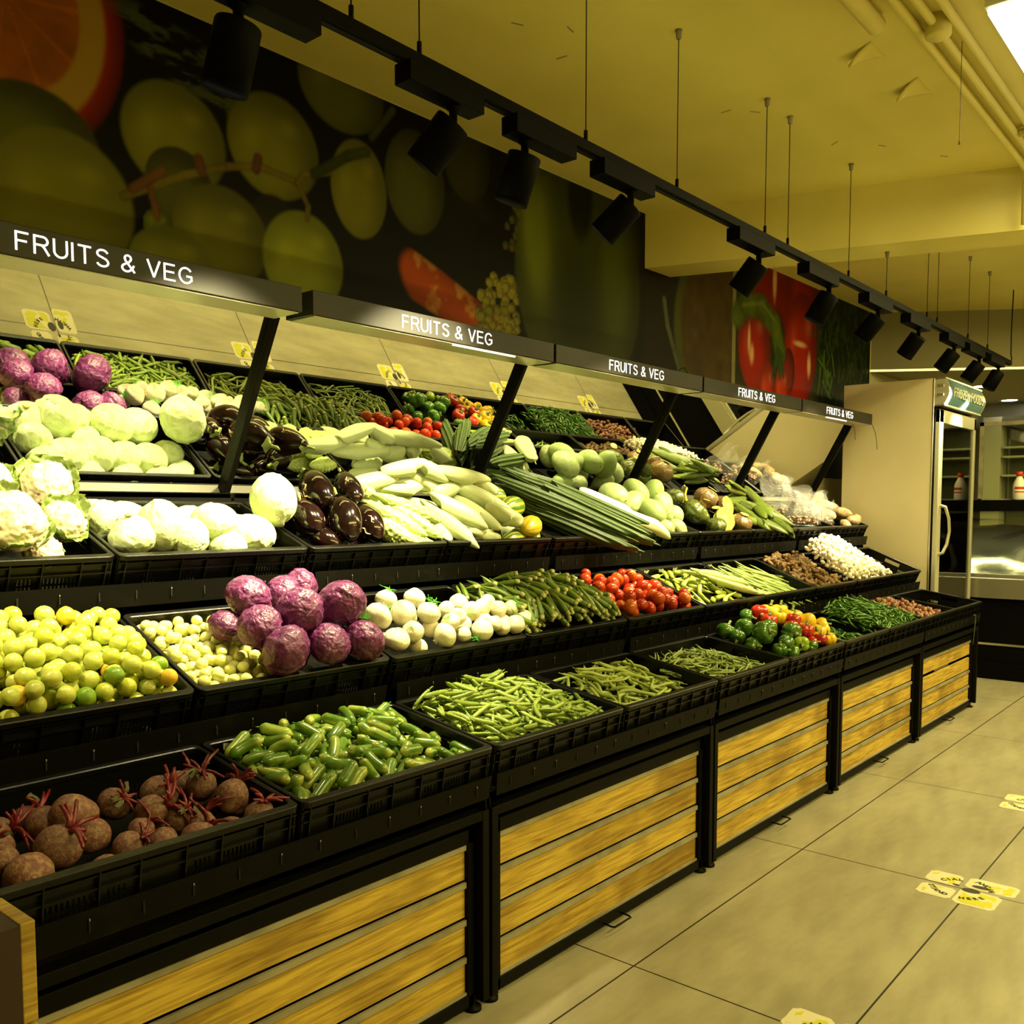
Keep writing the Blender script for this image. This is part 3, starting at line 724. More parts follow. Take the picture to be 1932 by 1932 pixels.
for i, (x, tilt, sw, wt) in enumerate(SPOTS):
    e = empty('track_spotlight', (x, 1.66, 2.372), label='black track spotlight, %s' % LBL[i], cat='spotlight', group='spotlights on the black track')
    b0, b1 = BOX[i]
    mb = MB(); mb.box((b0 - x, -.028, -.045), (b1 - x, .028, .004)); mb.obj('driver_box', lamp_black, e, bevel=.002)
    mb = MB(); mb.tube([(0, 0, -.045), (0, 0, -.052), (0, 0, -.054), (0, 0, -.10)], [.018, .018, .011, .010], 12); mb.obj('stem', lamp_black, e)
    a, s = math.radians(tilt), math.radians(sw)
    hd = mobj('lamp_head', LH, e)
    Rm = Matrix.Rotation(s, 4, 'Y') @ Matrix.Rotation(a, 4, 'X')
    hd.matrix_local = Matrix.Translation((0, 0, -.085)) @ Rm
    mobj('lamp_lens', LL, hd)
    l = bpy.data.lights.new('spot_beam', 'SPOT'); l.energy = wt; l.spot_size = math.radians(62); l.spot_blend = .8; l.shadow_soft_size = .03; l.color = (1, .88, .46)
    lo = bpy.data.objects.new('spot_beam', l); COL.objects.link(lo); lo.parent = hd; lo.location = (0, 0, -.14)

# ------------------------------------------------------------------ ceiling fittings
bt = empty('ceiling_batten', label='long glowing white ceiling light at the top right of the picture', cat='ceiling light')
mb = MB(); mb.box((3.2, .40, 2.86), (7.1, .80, 2.925)); mb.obj('housing', M('white_enamel', (.8, .78, .7), .4), bt)
mb = MB(); mb.box((3.22, .42, 2.845), (7.08, .795, 2.859)); mb.obj('diffuser', tube_em, bt)
def pipe(name, pts, r, label):
    mb = MB(); mb.tube(pts, r, 10); return tag(mb.obj(name, paint), label, 'pipe')
pipe('conduit', [(-1, 1.03, 2.905), (4.85, 1.03, 2.905), (4.93, 1.03, 2.89), (4.94, 1.03, 2.65)], .015, 'painted ceiling conduit closest to the spotlight track')
pipe('conduit', [(-1, .975, 2.905), (3.3, .975, 2.905), (5.3, .975, 2.905)], .014, 'painted ceiling conduit in the middle of the three parallel runs')
pipe('conduit', [(-1, .915, 2.905), (5.3, .915, 2.905)], .014, 'painted ceiling conduit closest to the glowing batten')
pipe('branch_conduit', [(4.45, .96, 2.90), (4.46, .84, 2.90), (4.43, .6, 2.91)], .016, 'short painted conduit branching off towards the glowing batten')
pipe('duct_pipe', [(1.5, 1.12, 2.90), (3.18, 1.12, 2.90)], .030, 'thick painted pipe stub ending on the ceiling at the upper right')
mb = MB(); mb.tube([(3.31, .965, 2.93), (3.31, .965, 2.87), (3.31, .965, 2.865)], [.04, .04, .037], 24); tag(mb.obj('junction_box', paint), 'round painted ceiling box on the conduits', 'junction box')
mb = MB(); mb.tube([(3.53, .95, 2.93), (3.535, .95, 2.6), (3.535, .95, 2.585)], [.0012, .0012, .004], 6); tag(mb.obj('pull_cord', M('cord', (.12, .1, .05), .8)), 'thin cord hanging from the ceiling below the conduits', 'cord')
for x, y, s, sx, lab in ((3.40, 1.19, .10, 1.5, 'peeling flap of ceiling paint by the thick pipe stub'), (3.80, 1.15, .10, 1.9, 'curled flap of ceiling paint beside the conduits')):
    mb = MB(); mb.grid(6, 4, lambda u, v: (x + (u - .5) * s * sx * (1 - v * .8), y + v * s, 2.929 - .03 * v * v * (1 + .4 * math.sin(u * 5)))); tag(mb.obj('paint_flap', paint, solid=.0008), lab, 'peeling paint')
mb = MB()
for x, y in ((2.592, 1.936), (2.728, 2.075), (3.519, 1.838), (4.129, 1.625), (4.295, 1.474), (2.45, 2.05), (3.6, 1.75), (3.42, 1.05), (4.6, 1.3), (2.3, 1.5)):
    a = rnd.random() * 6; mb.box((-.022, -.003, 0), (.022, .003, .0008), 0, Matrix.Translation((x, y, 2.9288)) @ Matrix.Rotation(a, 4, 'Z'))
o = tag(mb.obj('trim_4', plaster_dark), kind='structure')
mb = MB(); mb.ball((4.80, .885, 2.13), (.012, .10, .15), 20, 12); o = tag(mb.obj('round_mirror', M('blue_grey', (.35, .38, .42), .15, .6)), 'pale blue rounded panel at the right edge under the ceiling', 'panel')
mb = MB(); mb.tube([(4.80, .885, 2.27), (4.80, .885, 2.93)], .006, 8); mb.obj('bracket', grey_steel, o)

# ------------------------------------------------------------------ upright freezer
fz = empty('upright_freezer', (6.753, 2.23, 0), label='tall cream upright freezer with glass door and blue header at the end of the stands', cat='freezer')
cream = M('cream_enamel', (.70, .62, .42), .38, 0, (.66, .58, .38), 2.0)
def fb(name, a, b, mat, par=None, bev=.003):
    mb = MB(); mb.box(tuple(np.subtract(a, (6.753, 2.23, 0))), tuple(np.subtract(b, (6.753, 2.23, 0)))); return mb.obj(name, mat, par or fz, bevel=bev)
mb = MB()
def fz_box(mb, a, b): mb.box(tuple(np.subtract(a, (6.753, 2.23, 0))), tuple(np.subtract(b, (6.753, 2.23, 0))))
fz_box(mb, (6.753, 1.93, .06), (6.79, 2.545, 2.21)); fz_box(mb, (7.68, 1.93, .06), (7.715, 2.545, 2.21)); fz_box(mb, (6.79, 2.51, .06), (7.68, 2.545, 2.21))
fz_box(mb, (6.79, 1.93, 2.02), (7.68, 2.51, 2.21)); fz_box(mb, (6.79, 1.93, .06), (7.68, 2.51, .32)); mb.obj('cabinet', cream, fz)
mb = MB(); fz_box(mb, (6.80, 1.95, .0), (7.70, 2.5, .06)); mb.obj('plinth', black_metal, fz)
fb('edge_trim', (6.749, 1.921, .32), (6.757, 1.932, 2.21), alu)
fb('door_gasket', (6.765, 1.915, .33), (7.705, 1.929, 2.015), lamp_black)
df = empty('glass_door'); df.parent = fz
def db(name, a, b, mat, bev=.003):
    mb = MB(); mb.box(tuple(np.subtract(a, (6.753, 2.23, 0))), tuple(np.subtract(b, (6.753, 2.23, 0)))); return mb.obj(name, mat, df, bevel=bev)
frm = M('door_frame_cream', (.52, .50, .38), .35, .4)
mb = MB(); fz_box(mb, (6.77, 1.885, .33), (6.86, 1.914, 2.0)); fz_box(mb, (7.66, 1.885, .33), (7.705, 1.914, 2.0)); fz_box(mb, (6.77, 1.885, 1.91), (7.705, 1.914, 2.0)); fz_box(mb, (6.77, 1.885, .33), (7.705, 1.914, .39)); mb.obj('door_frame', frm, df, bevel=.003)
glass = M('clear_glass', (.9, .92, .88), .02, 0, trans=1.0, spec=.5)
glass2 = bpy.data.materials.new('thin_glass'); glass2.use_nodes = True
_n = glass2.node_tree; _n.nodes.clear(); _o = _n.nodes.new('ShaderNodeOutputMaterial'); _t = _n.nodes.new('ShaderNodeBsdfTransparent'); _g = _n.nodes.new('ShaderNodeBsdfGlossy'); _m = _n.nodes.new('ShaderNodeMixShader'); _f = _n.nodes.new('ShaderNodeFresnel')
_t.inputs[0].default_value = (.80, .84, .76, 1); _g.inputs['Roughness'].default_value = .03; _f.inputs[0].default_value = 1.6
_n.links.new(_f.outputs[0], _m.inputs[0]); _n.links.new(_t.outputs[0], _m.inputs[1]); _n.links.new(_g.outputs[0], _m.inputs[2]); _n.links.new(_m.outputs[0], _o.inputs[0])
db('door_glass', (6.86, 1.897, .39), (7.66, 1.901, 1.91), glass2, 0)
mb = MB(); q = lambda x, y, z: (x - 6.753, y - 2.23, z)
mb.tube([q(6.83, 1.885, 1.34), q(6.85, 1.855, 1.33), q(6.87, 1.835, 1.25), q(6.875, 1.83, 1.16), q(6.86, 1.84, 1.07), q(6.84, 1.86, 1.01), q(6.83, 1.885, 1.0)], .011, 10); mb.obj('door_handle', alu, df)
for z in (.75, 1.12, 1.62, 1.78): fb('freezer_shelf', (6.80, 1.96, z), (7.67, 2.45, z + .010), alu)
fb('inner_liner', (6.79, 2.49, .33), (7.68, 2.51, 2.0), M('liner_grey', (.25, .25, .2), .5), None, 0)
# header box with curved front
mb = MB(); pts = []
for i in range(9):
    a = i / 8; pts.append((1.86 - .035 * math.sin(PI * a), 2.03 + .175 * a))
pts = [(1.93, 2.03)] + pts + [(1.93, 2.205)]
n = len(pts)
for x0, x1, mt in ((6.757, 6.80, 0), (6.80, 7.69, 1), (7.69, 7.712, 0)):
    vs = [(x0 - 6.753, y - 2.23, z) for y, z in pts] + [(x1 - 6.753, y - 2.23, z) for y, z in pts]
    mb.add(vs, [tuple(range(n)), tuple(range(n, 2 * n))[::-1]] + [(j, n + j, n + (j + 1) % n, (j + 1) % n) for j in range(n)], mt)
hd = mb.obj('header_sign', [frm, M('header_blue', (.13, .27, .36), .25, 0, (.16, .31, .40), 5, spec=.5)], fz)
me = stroke_text('FROZEN FOODS', .062, .15, .002, M('header_letter', (.62, .60, .42), .4))
xs_ = [v.co.x for v in me.vertices]; w_ = max(xs_) - min(xs_)
tx = mobj('lettering', me, hd); tx.location = (7.245 - 6.753, 1.823 - 2.23, 2.118); tx.rotation_euler = (PI / 2, 0, 0); tx.scale = (.78 / w_, 1, 1)
mb = MB(); fz_box(mb, (6.757, 1.855, 2.02), (7.712, 1.93, 2.03)); fz_box(mb, (6.757, 1.852, 2.202), (7.712, 1.93, 2.213)); mb.obj('header_edge', alu, hd)
for z in (2.085, 2.145): fb('hinge_clip', (6.747, 1.86, z), (6.757, 1.90, z + .02), alu)
# tubs inside the freezer
for x, z, h, lab in ((6.98, 1.13, .18, 'white tub with dark lid on the middle shelf inside the freezer'), (7.08, .76, .20, 'white tub with dark lid on the lower shelf inside the freezer'), (7.30, 1.13, .26, 'white plastic bottle on the middle shelf inside the freezer')):
    e = MB(); e.tube([(0, 0, 0), (0, 0, .005), (0, 0, h * .85), (0, 0, h)], [.055, .06, .065, .055], 18); o = e.obj('food_tub', M('tub_white', (.6, .58, .5), .4)); o.location = (x, 2.10, z)
    tag(o, lab, 'tub'); e = MB(); e.tube([(0, 0, h), (0, 0, h + .02)], [.066, .064], 18); e.obj('lid', lamp_black, o)

# ------------------------------------------------------------------ cold counter beyond the freezer
dc = empty('cold_counter', (7.8, 0, 0), label='steel cold counter with curved glass front and black base beyond the freezer', cat='display counter')
def dbx(name, a, b, mat, bev=.003):
    mb = MB(); mb.box((a[0] - 7.8, a[1], a[2]), (b[0] - 7.8, b[1], b[2])); return mb.obj(name, mat, dc, bevel=bev)
dbx('base', (7.83, -2.0, .0), (8.7, 2.70, .62), lamp_black); dbx('base_trim', (7.822, -2.0, .262), (7.83, 2.70, .278), alu, 0); dbx('base_trim', (7.80, -2.0, .0), (7.83, 2.70, .13), lamp_black, 0)
dbx('steel_rail', (7.78, -2.0, .63), (7.84, 2.70, .78), M('brushed_steel', (.45, .43, .34), .28, .8)); dbx('steel_rail', (7.775, -2.0, .785), (7.84, 2.70, .815), alu)
dbx('steel_well', (7.84, -2.0, .72), (8.66, 2.70, .74), M('wet_steel', (.55, .52, .4), .16, .95, bump=.7, bscale=14), 0)
foil = M('crumpled_foil', (.62, .60, .46), .22, .95, bump=1.0, bscale=5)
dk = MB(); dk.grid(40, 12, lambda u, v: (.08 + .72 * v, -2.0 + 4.7 * u, .765 + .42 * v + .012 * math.sin(u * 60 + v * 9) + .01 * math.sin(u * 23 - v * 14))); dk.obj('foil_deck', foil, dc)
dbx('counter_top', (8.0, -2.0, 1.30), (8.7, 2.70, 1.385), lamp_black)
mb = MB(); mb.grid(1, 8, lambda u, v: (.0 + .20 * v ** 2.2, -2.0 + 4.7 * u, .80 + .50 * v)); mb.obj('curved_glass', glass2, dc, solid=.004)
for y in (2.68, -2.0): dbx('end_panel', (7.84, y, .62), (8.68, y + .02, 1.33), alu, 0)
area_light('counter_fill_light', (8.25, .4, 1.29), (.08, 3.6), 16, (1, .88, .5))  # unseen lamp added under the counter top to brighten the foil deck
# glass guard on the counter
gg = empty('glass_screen', (8.25, 0, 1.385), label='steel framed glass screen standing on the cold counter top', cat='screen')
mb = MB(); 
for a, b in (((-.012, 1.955, 0), (.012, 1.985, .63)), ((-.012, -2, .60), (.012, 1.985, .63)), ((-.012, -2, 0), (.012, 1.985, .012))): mb.box(a, b)
mb.obj('frame', grey_steel, gg); mb = MB(); mb.box((-.002, -2, .012), (.002, 1.955, .60)); mb.obj('glass_pane', glass2, gg)
bo = MB(); bo.tube([(0, 0, 0), (0, 0, .01), (0, 0, .12), (0, 0, .15), (0, 0, .185), (0, 0, .195)], [.04, .046, .046, .036, .02, .02], 20)
b_ = bo.obj('sauce_bottle', M('bottle_white', (.75, .73, .62), .35)); b_.location = (8.22, 1.68, 1.385); tag(b_, 'white plastic bottle with red cap standing on the cold counter', 'bottle')
mb = MB(); mb.tube([(0, 0, .19), (0, 0, .225)], [.024, .023], 16); mb.obj('cap', M('cap_red', (.55, .03, .015), .4), b_)
mb = MB()
for z0_, z1_ in ((.085, .105), (.06, .07)):
    vs = []; 
    for a in range(9):
        an = math.radians(150 + a * 12); vs += [(.0466 * math.cos(an), .0466 * math.sin(an), z0_), (.0466 * math.cos(an), .0466 * math.sin(an), z1_)]
    mb.add(vs, [(2 * a, 2 * a + 2, 2 * a + 3, 2 * a + 1) for a in range(8)])
mb.obj('bottle_label', M('label_red', (.5, .04, .02), .5), b_)
# kitchen cupboard and pillar at the far wall
pl = MB(); pl.box((11.0, 2.44, 0), (11.3, 2.62, 2.30)); tag(pl.obj('trim_5', M('pillar_cream', (.55, .53, .38), .4)), kind='structure')
ku = empty('shelf_unit', (11.0, 1.2, 0), label='dark open shelf unit with two pale shelf edges against the far wall', cat='shelving')
mb = MB(); mb.box((.25, -2.5, 0), (.29, 1.22, 2.3)); mb.box((0, -2.5, 2.2), (.29, 1.22, 2.3)); mb.obj('carcass', M('unit_dark', (.10, .10, .06), .5), ku)
for z in (1.66, 1.86, 1.96): mb = MB(); mb.box((0, -2.5, z), (.25, 1.22, z + .02)); mb.obj('shelf', M('shelf_pale', (.5, .48, .34), .4), ku)
for x, y, lab in ((9.5, 2.28, 'round recessed downlight nearer the freezer header'), (10.9, 2.35, 'round recessed downlight farther back, near the far wall')):
    e = MB(); e.tube([(0, 0, 0), (0, 0, -.004)], [.10, .095], 24); o = e.obj('downlight', M('downlight_ring', (.6, .58, .45), .4)); o.location = (x, y, 2.46); tag(o, lab, 'downlight')
    e = MB(); e.tube([(0, 0, -.004), (0, 0, -.006)], [.075, .075], 24); e.obj('lamp_lens', lens_em, o)
for x in (9.2, 10.5):
    area_light('kitchen_light', (x, 1.2, 2.44), (1.0, 1.0), 26)

# ------------------------------------------------------------------ worn floor stickers (backing cut along the tile joints)
def worn_mat():
    m = bpy.data.materials.new('worn_yellow_sticker'); m.use_nodes = True
    nt = m.node_tree; N = nt.nodes; L = nt.links; b = N['Principled BSDF']
    tc = N.new('ShaderNodeTexCoord'); nz = N.new('ShaderNodeTexNoise'); nz.inputs['Scale'].default_value = 11; nz.inputs['Detail'].default_value = 6
    L.new(tc.outputs['Object'], nz.inputs[0]); cr = N.new('ShaderNodeValToRGB'); e = cr.color_ramp.elements
    e[0].position = .47; e[0].color = (.52, .50, .01, 1); e[1].position = .50; e[1].color = (.62, .58, .42, 1); cr.color_ramp.interpolation = 'CONSTANT'
    L.new(nz.outputs[0], cr.inputs[0]); L.new(cr.outputs[0], b.inputs['Base Color']); b.inputs['Roughness'].default_value = .6
    return m
WORN = worn_mat(); INK = M('sticker_ink', (.02, .018, .01), .7)
PALE_ = M('sticker_backing', (.62, .57, .42), .7)
letters = {}
for s in 'SOCIALDTNGHER':
    letters[s] = text_mesh(s, .026, .0003, INK, bold=.0012)
def sticker(cx, cy, lab, full=True):
    e = empty('floor_sticker', (cx, cy, 0), label=lab, cat='floor sticker', group='worn distancing stickers on the tile joints')
    # local frame: right = -Y, up = +X
    Rt, Up = Vector((0, -1, 0)), Vector((1, 0, 0))
    quads = [((-.012, .004), (-.125, .115)), ((.004, .02), (.165, .125)), ((-.118, -.125), (-.004, -.022)), ((.002, -.138), (.135, .002))]
    if not full: quads = [((-.012, .004), (-.11, .11)), ((.004, .02), (.165, .125))]
    for (a, b) in quads:
        a0, b0, a1, b1 = min(a[0], b[0]), min(a[1], b[1]), max(a[0], b[0]), max(a[1], b[1])
        for mt, ins, z in ((PALE_, 0, .0008), (WORN, .012, .0013)):
            pts = []; n = 8
            for q in range(4 * n):
                sd, f = q // n, (q % n) / n
                u, v = ((a0 + (a1 - a0) * f, b0), (a1, b0 + (b1 - b0) * f), (a1 - (a1 - a0) * f, b1), (a0, b1 - (b1 - b0) * f))[sd]
                mx_, my_ = (a0 + a1) / 2, (b0 + b1) / 2
                k = 1 - (ins + (.006 if mt is WORN else .002) * rnd.random() + (.008 if f == 0 else 0)) / max(a1 - a0, b1 - b0) * 2
                p = Rt * (mx_ + (u - mx_) * k) + Up * (my_ + (v - my_) * k); pts.append((p.x, p.y))
            m = MB(); area = sum(pts[i][0] * pts[(i + 1) % len(pts)][1] - pts[(i + 1) % len(pts)][0] * pts[i][1] for i in range(len(pts)))
            if area < 0: pts = pts[::-1]
            m.prism(pts, .0001, z); m.obj('sticker_backing' if mt is PALE_ else 'yellow_print', mt, e)
    words_ = [('SOCIAL', 100, 58, .078, 1), ('DISTANCING', 82, 12, .085, 1), ('STAND', 205, 255, .092, -1), ('HERE', 275, 325, .088, -1)] if full else []
    words_ = [('CIAL', 150, 104, .075, 1), ('ANCIN', 66, 20, .095, 1), ('STAND', 204, 252, .094, -1), ('HERE', 286, 327, .093, -1)] if full else [('CIAL', 140, 104, .075, 1)]
    for wd, a0, a1, rr, sgn in words_:
        for i, ch in enumerate(wd):
            a = math.radians(a0 + (a1 - a0) * i / (len(wd) - 1))
            u, v = rr * math.cos(a), rr * math.sin(a)
            rot = a - PI / 2 if sgn > 0 else a + PI / 2
            o = mobj('letter', letters[ch], e)
            p = Rt * u + Up * v
            o.matrix_local = Matrix.Translation((p.x, p.y, .0018)) @ Matrix.Rotation(-PI / 2 + rot + 0, 4, 'Z')
            o.matrix_local = Matrix.Translation((p.x, p.y, .0018)) @ Matrix.Rotation(rot - PI / 2, 4, 'Z')
    for (u, v, a, b) in ((.035, -.005, .03, .02), (.055, .045, .03, .014), (-.02, .02, .012, .006)):
        m = MB(); p = Rt * u + Up * v; m.prism([(p.x + b * math.cos(q * .5236), p.y + a * math.sin(q * .5236)) for q in range(12)], .0013, .0019); m.obj('footprint', INK, e)
names = ['on the tile corner nearest the camera', 'cut by the bottom edge of the picture', 'lying by the right edge of the picture', 'farther up the right edge of the picture', 'beside the second farthest stand', 'beside the farthest stand']
for i in range(-1, 5):
    sticker(2.199 + 1.2 * i + 1.2 - (.02 if i else 0) , .80 + .03, 'worn yellow floor sticker %s' % names[i + 1], True)

# ------------------------------------------------------------------ produce: meshes
def fn(p, s, o=0): return noise.noise(Vector((p[0] * s + o, p[1] * s + o * 1.7, p[2] * s - o)))
V3 = Vector
def lime(o):
    mb = MB(); mb.ball(r=(.0205, .0205, .0215), seg=20, rings=14, disp=lambda d, th, ph: 1 + .02 * fn(d, 1.5, o) + (.10 * max(0, (abs(d.z) - .93) / .07) ** 2)); return mb
m_lime = [M('lime_yellow', (.46, .48, .085), .32, 0, (.38, .45, .05), 30, .45, .7, bump=.15, bscale=260, rand=.12, spec=.5, sss=.08),
          M('lime_green', (.13, .26, .01), .32, 0, (.26, .36, .02), 40, .4, .7, bump=.15, bscale=260, rand=.15),
          M('lime_mixed', (.44, .46, .04), .32, 0, (.18, .30, .02), 28, .5, .75, bump=.15, bscale=260, rand=.1, sss=.08),
          M('lime_orange', (.68, .42, .03), .34, 0, (.62, .54, .03), 34, .45, .7, bump=.15, bscale=260, rand=.1)]
limes = [lime(i * 3.3).mesh('lime', m_lime[0 if i < 3 else (2 if i < 5 else (1 if i == 5 else 3))]) for i in range(7)]
m_amla = M('gooseberry_pale', (.72, .70, .28), .25, 0, (.62, .62, .16), 40, rand=.12, spec=.6, sss=.1)
def amla():
    mb = MB(); mb.ball(r=(.0155, .0155, .0140), seg=18, rings=10, disp=lambda d, th, ph: 1 - .012 * (abs(math.cos(3 * ph)) < .1)); return mb.mesh('gooseberry', m_amla)
amlas = [amla()]
m_tom = M('tomato_red', (.42, .026, .006), .18, 0, (.44, .07, .009), 18, .5, .8, rand=.25, spec=.5, rcol=(.44, .085, .010))
def tomato(o):
    mb = MB(); mb.ball(r=(.026, .026, .031), seg=22, rings=14, disp=lambda d, th, ph: 1 + .02 * math.cos(4 * ph + o) * (1 - abs(d.z)) - .08 * max(0, d.z - .92) * 8)
    mb.ball((0, 0, .029), (.004, .004, .002), 8, 4, 1); return mb.mesh('tomato', [m_tom, M('tomato_scar', (.25, .16, .03), .7)])
tomatoes = [tomato(i) for i in range(3)]
def beet(o):
    def prof(d, th, ph):
        k = 1 + .05 * fn(d, 1.3, o) + .015 * fn(d, 6, o)
        if d.z < -.55: k += .30 * ((-d.z - .55) / .45) ** 3
        if d.z > .85: k += .05
        return k
    mb = MB(); mb.ball(r=(1, 1, .92), seg=26, rings=18, disp=prof); return mb
m_beet = M('beet_skin', (.16, .055, .05), .6, 0, (.27, .16, .08), 4.5, .4, .65, bump=.5, bscale=14, rand=.25)
m_bstem = M('beet_stem', (.22, .010, .022), .35, 0, (.07, .008, .010), 18, rand=.3)
m_bleaf = M('beet_leaf_bit', (.12, .12, .02), .6, 0, (.03, .02, .01), 20)
beet_me = [beet(i * 5.1).mesh('beetroot', m_beet) for i in range(3)]
def stems(seed, long=1.0):
    r = random.Random(seed); mb = MB()
    for i in range(9):
        a = r.random() * 6.28; l = (.45 + r.random() * .75) * long; b = .5 + r.random() * 1.0
        pts = [V3((.12 * math.cos(a), .12 * math.sin(a), .85)) + V3((math.cos(a) * b * t * t * l, math.sin(a) * b * t * t * l, l * (t - .45 * t * t))) for t in (0, .25, .5, .75, 1)]
        mb.tube(pts, [.14, .125, .11, .10, .075], 7)
    return mb.mesh('stalk_stubs', m_bstem)
def leafbit(seed):
    r = random.Random(seed); mb = MB()
    for i in range(3):
        a = r.random() * 6.28; c = V3((.5 * math.cos(a), .5 * math.sin(a), 1.25))
        mb.grid(4, 4, lambda u, v: c + V3((math.cos(a) * (v - .2) * .7 + (u - .5) * .3 * math.sin(a), math.sin(a) * (v - .2) * .7 - (u - .5) * .3 * math.cos(a), .12 * math.sin(u * 7 + v * 5))))
    return mb.mesh('leaf_scraps', m_bleaf)
bstems = [stems(i, 1 if i < 2 else 1.5) for i in range(3)]; bleafs = [leafbit(i) for i in range(2)]

def pod(L, r, curve, seg=8, n=9, tip=.25, sec=None, wob=0.0, seed=0, flat=1.0, attr=None, name='pod', mat=None, hook=True, taper=None):
    rr_ = random.Random(seed); pts = []; rs = []
    for i in range(n):
        t = i / (n - 1); x = (t - .5) * L
        y = curve * ((t - .5) ** 2 * 4 - .33) + wob * math.sin(t * 9 + seed)
        pts.append((x, y, wob * .6 * math.sin(t * 6 + seed * 2)))
        k = taper(t) if taper else min(1, (1 - abs(2 * t - 1)) / tip) ** .6
        rs.append(max(r * k, r * .12))
    mb = MB(); mb.tube(pts, rs, seg, sec=sec, attr=attr)
    if flat != 1.0: mb.v = [(x, y, z * flat) for x, y, z in mb.v]
    return mb
m_gherk = M('gherkin_green', (.07, .16, .010), .26, 0, (.26, .33, .05), 26, .42, .68, rand=.25, tcol=(.50, .54, .12), stretch=(.5, 1, 1), coat=.2)
def gherkin(i):
    mb = pod(.082, .0135, .006 * (i - 1), 12, 13, .3, None, attr=lambda t, ph: .75 * (t < .2) * (1 - t / .2) + .35 * (max(0, math.cos(5 * ph)) ** 4) * (t < .6), seed=i)
    mb.tube([(.041, 0, 0), (.048, .001, .001)], [.002, .0015], 6, 0); return mb.mesh('gherkin', m_gherk)
gherkins = [gherkin(i) for i in range(4)]
m_pea = M('pea_pod', (.13, .22, .018), .38, 0, (.20, .28, .035), 30, rand=.25, tcol=(.42, .46, .12))
def pea(i):
    mb = pod(.082, .0075, .006 * (i - .5), 8, 15, .25, lambda t, ph: 1 + .10 * math.cos(t * 44) * (.15 < t < .85), seed=i, flat=.72, attr=lambda t, ph: .6 * (abs(math.cos(ph)) < .25))
    mb.tube([(-.041, 0, 0), (-.048, .001, 0), (-.054, .004, .001)], [.0022, .0018, .0012], 6)
    mb.ball((-.040, 0, 0), (.004, .003, .003), 8, 5); mb.tube([(.041, .0, 0), (.046, .002, 0)], [.0012, .0006], 5); return mb.mesh('pea_pod', m_pea)
peas = [pea(i) for i in range(3)]
m_flat = M('flat_bean', (.42, .50, .14), .42, 0, (.32, .42, .09), 18, rand=.22)
m_thin = M('thin_bean', (.20, .28, .06), .42, 0, (.30, .38, .10), 18, rand=.28)
def bean(i, L, r, c, m, nm, flat=.8): 
    mb = pod(L, r, c, 7, 12, .18, None, .0035, i * 1.7, flat); mb.tube([(-L / 2, c * .67, 0), (-L / 2 - .008, c * .67 + .003, 0)], [.0018, .001], 5); return mb.mesh(nm, m)
flats = [bean(i, .155, .0062, (-.02, .012, .03, .0)[i], m_flat, 'flat_bean') for i in range(4)]
thins = [bean(i, .125, .0042, (-.02, .01, .025, .0)[i], m_thin, 'green_bean', .95) for i in range(4)]
longs = [bean(i, .40, .0050, (-.03, .02, .04)[i], M('long_bean_%s' % 'abc'[i], (.40, .50, .17), .42, 0, (.30, .42, .10), 12, rand=.2), 'long_bean', 1) for i in range(3)]
m_okra = M('okra_green', (.17, .25, .028), .45, 0, (.10, .17, .018), 20, rand=.3, tcol=(.62, .60, .26))
def okra(i):
    mb = pod(.092, .0098, .006 * (i - 1), 15, 11, .3, lambda t, ph: 1 + .11 * math.cos(5 * ph), seed=i, taper=lambda t: (.80 + .2 * min(1, t * 6)) * (1 - t ** 2.4) + .03)
    mb.tube([(-.046, .67 * .006 * (i - 1), 0), (-.050, .67 * .006 * (i - 1), 0), (-.058, .67 * .006 * (i - 1), 0), (-.0585, .67 * .006 * (i - 1), 0)], [.0098, .0080, .0066, .0052], 10, attr=lambda t, ph: .35 + .65 * (t > .5)); return mb.mesh('okra_pod', m_okra)
okras = [okra(i) for i in range(3)]
m_chd = M('chilli_dark', (.035, .13, .008), .22, 0, (.08, .20, .015), 20, rand=.35, coat=.3)
m_chl = M('chilli_light', (.42, .52, .06), .28, 0, (.52, .58, .12), 16, rand=.18, coat=.2, tcol=(.16, .26, .03))
def chilli(L, r, c, m, nm, seed):
    mb = pod(L, r, c, 8, 10, .3, None, L * .02, seed, taper=lambda t: (.85 + .15 * min(1, t * 8)) * (1 - t ** 1.8) ** .8 + .03)
    y0 = c * .67; mb.tube([(-L / 2, y0, 0), (-L / 2 - L * .06, y0, 0), (-L / 2 - L * .25, y0 + L * .05, L * .03)], [r * .8, r * .3, r * .22], 7, attr=lambda t, ph: 1.0); return mb.mesh(nm, m)
chd = [chilli(.068, .0058, (-.012, .01, .0)[i], m_chd, 'green_chilli', i) for i in range(3)]
chl = [chilli(.115, .0125, (-.02, .015, .0)[i], m_chl, 'light_chilli', i) for i in range(3)]
m_shal = M('shallot_skin', (.17, .040, .055), .38, 0, (.24, .09, .06), 14, rand=.3, rcol=(.26, .12, .06), tcol=(.45, .28, .12))
def shal(i):
    mb = MB(); mb.ball(r=(.0145, .0145, .0165), seg=14, rings=10, disp=lambda d, th, ph: 1 + (.35 * max(0, d.z - .8) * 5 * .6) + .03 * fn(d, 2, i), attr=lambda d, th, ph: max(0, d.z - .75) * 3); return mb.mesh('shallot', m_shal)
shals = [shal(i) for i in range(2)]
m_garlic = M('garlic_white', (.86, .82, .70), .5, 0, (.78, .70, .52), 20, rand=.08)
def garlic(i):
    mb = MB(); mb.ball(r=(.010, .013, .021), seg=9, rings=7, disp=lambda d, th, ph: (1 - .35 * max(0, d.z)) * (1 + .12 * math.cos(3 * ph + i))); return mb.mesh('garlic_clove', m_garlic)
garls = [garlic(i) for i in range(3)]
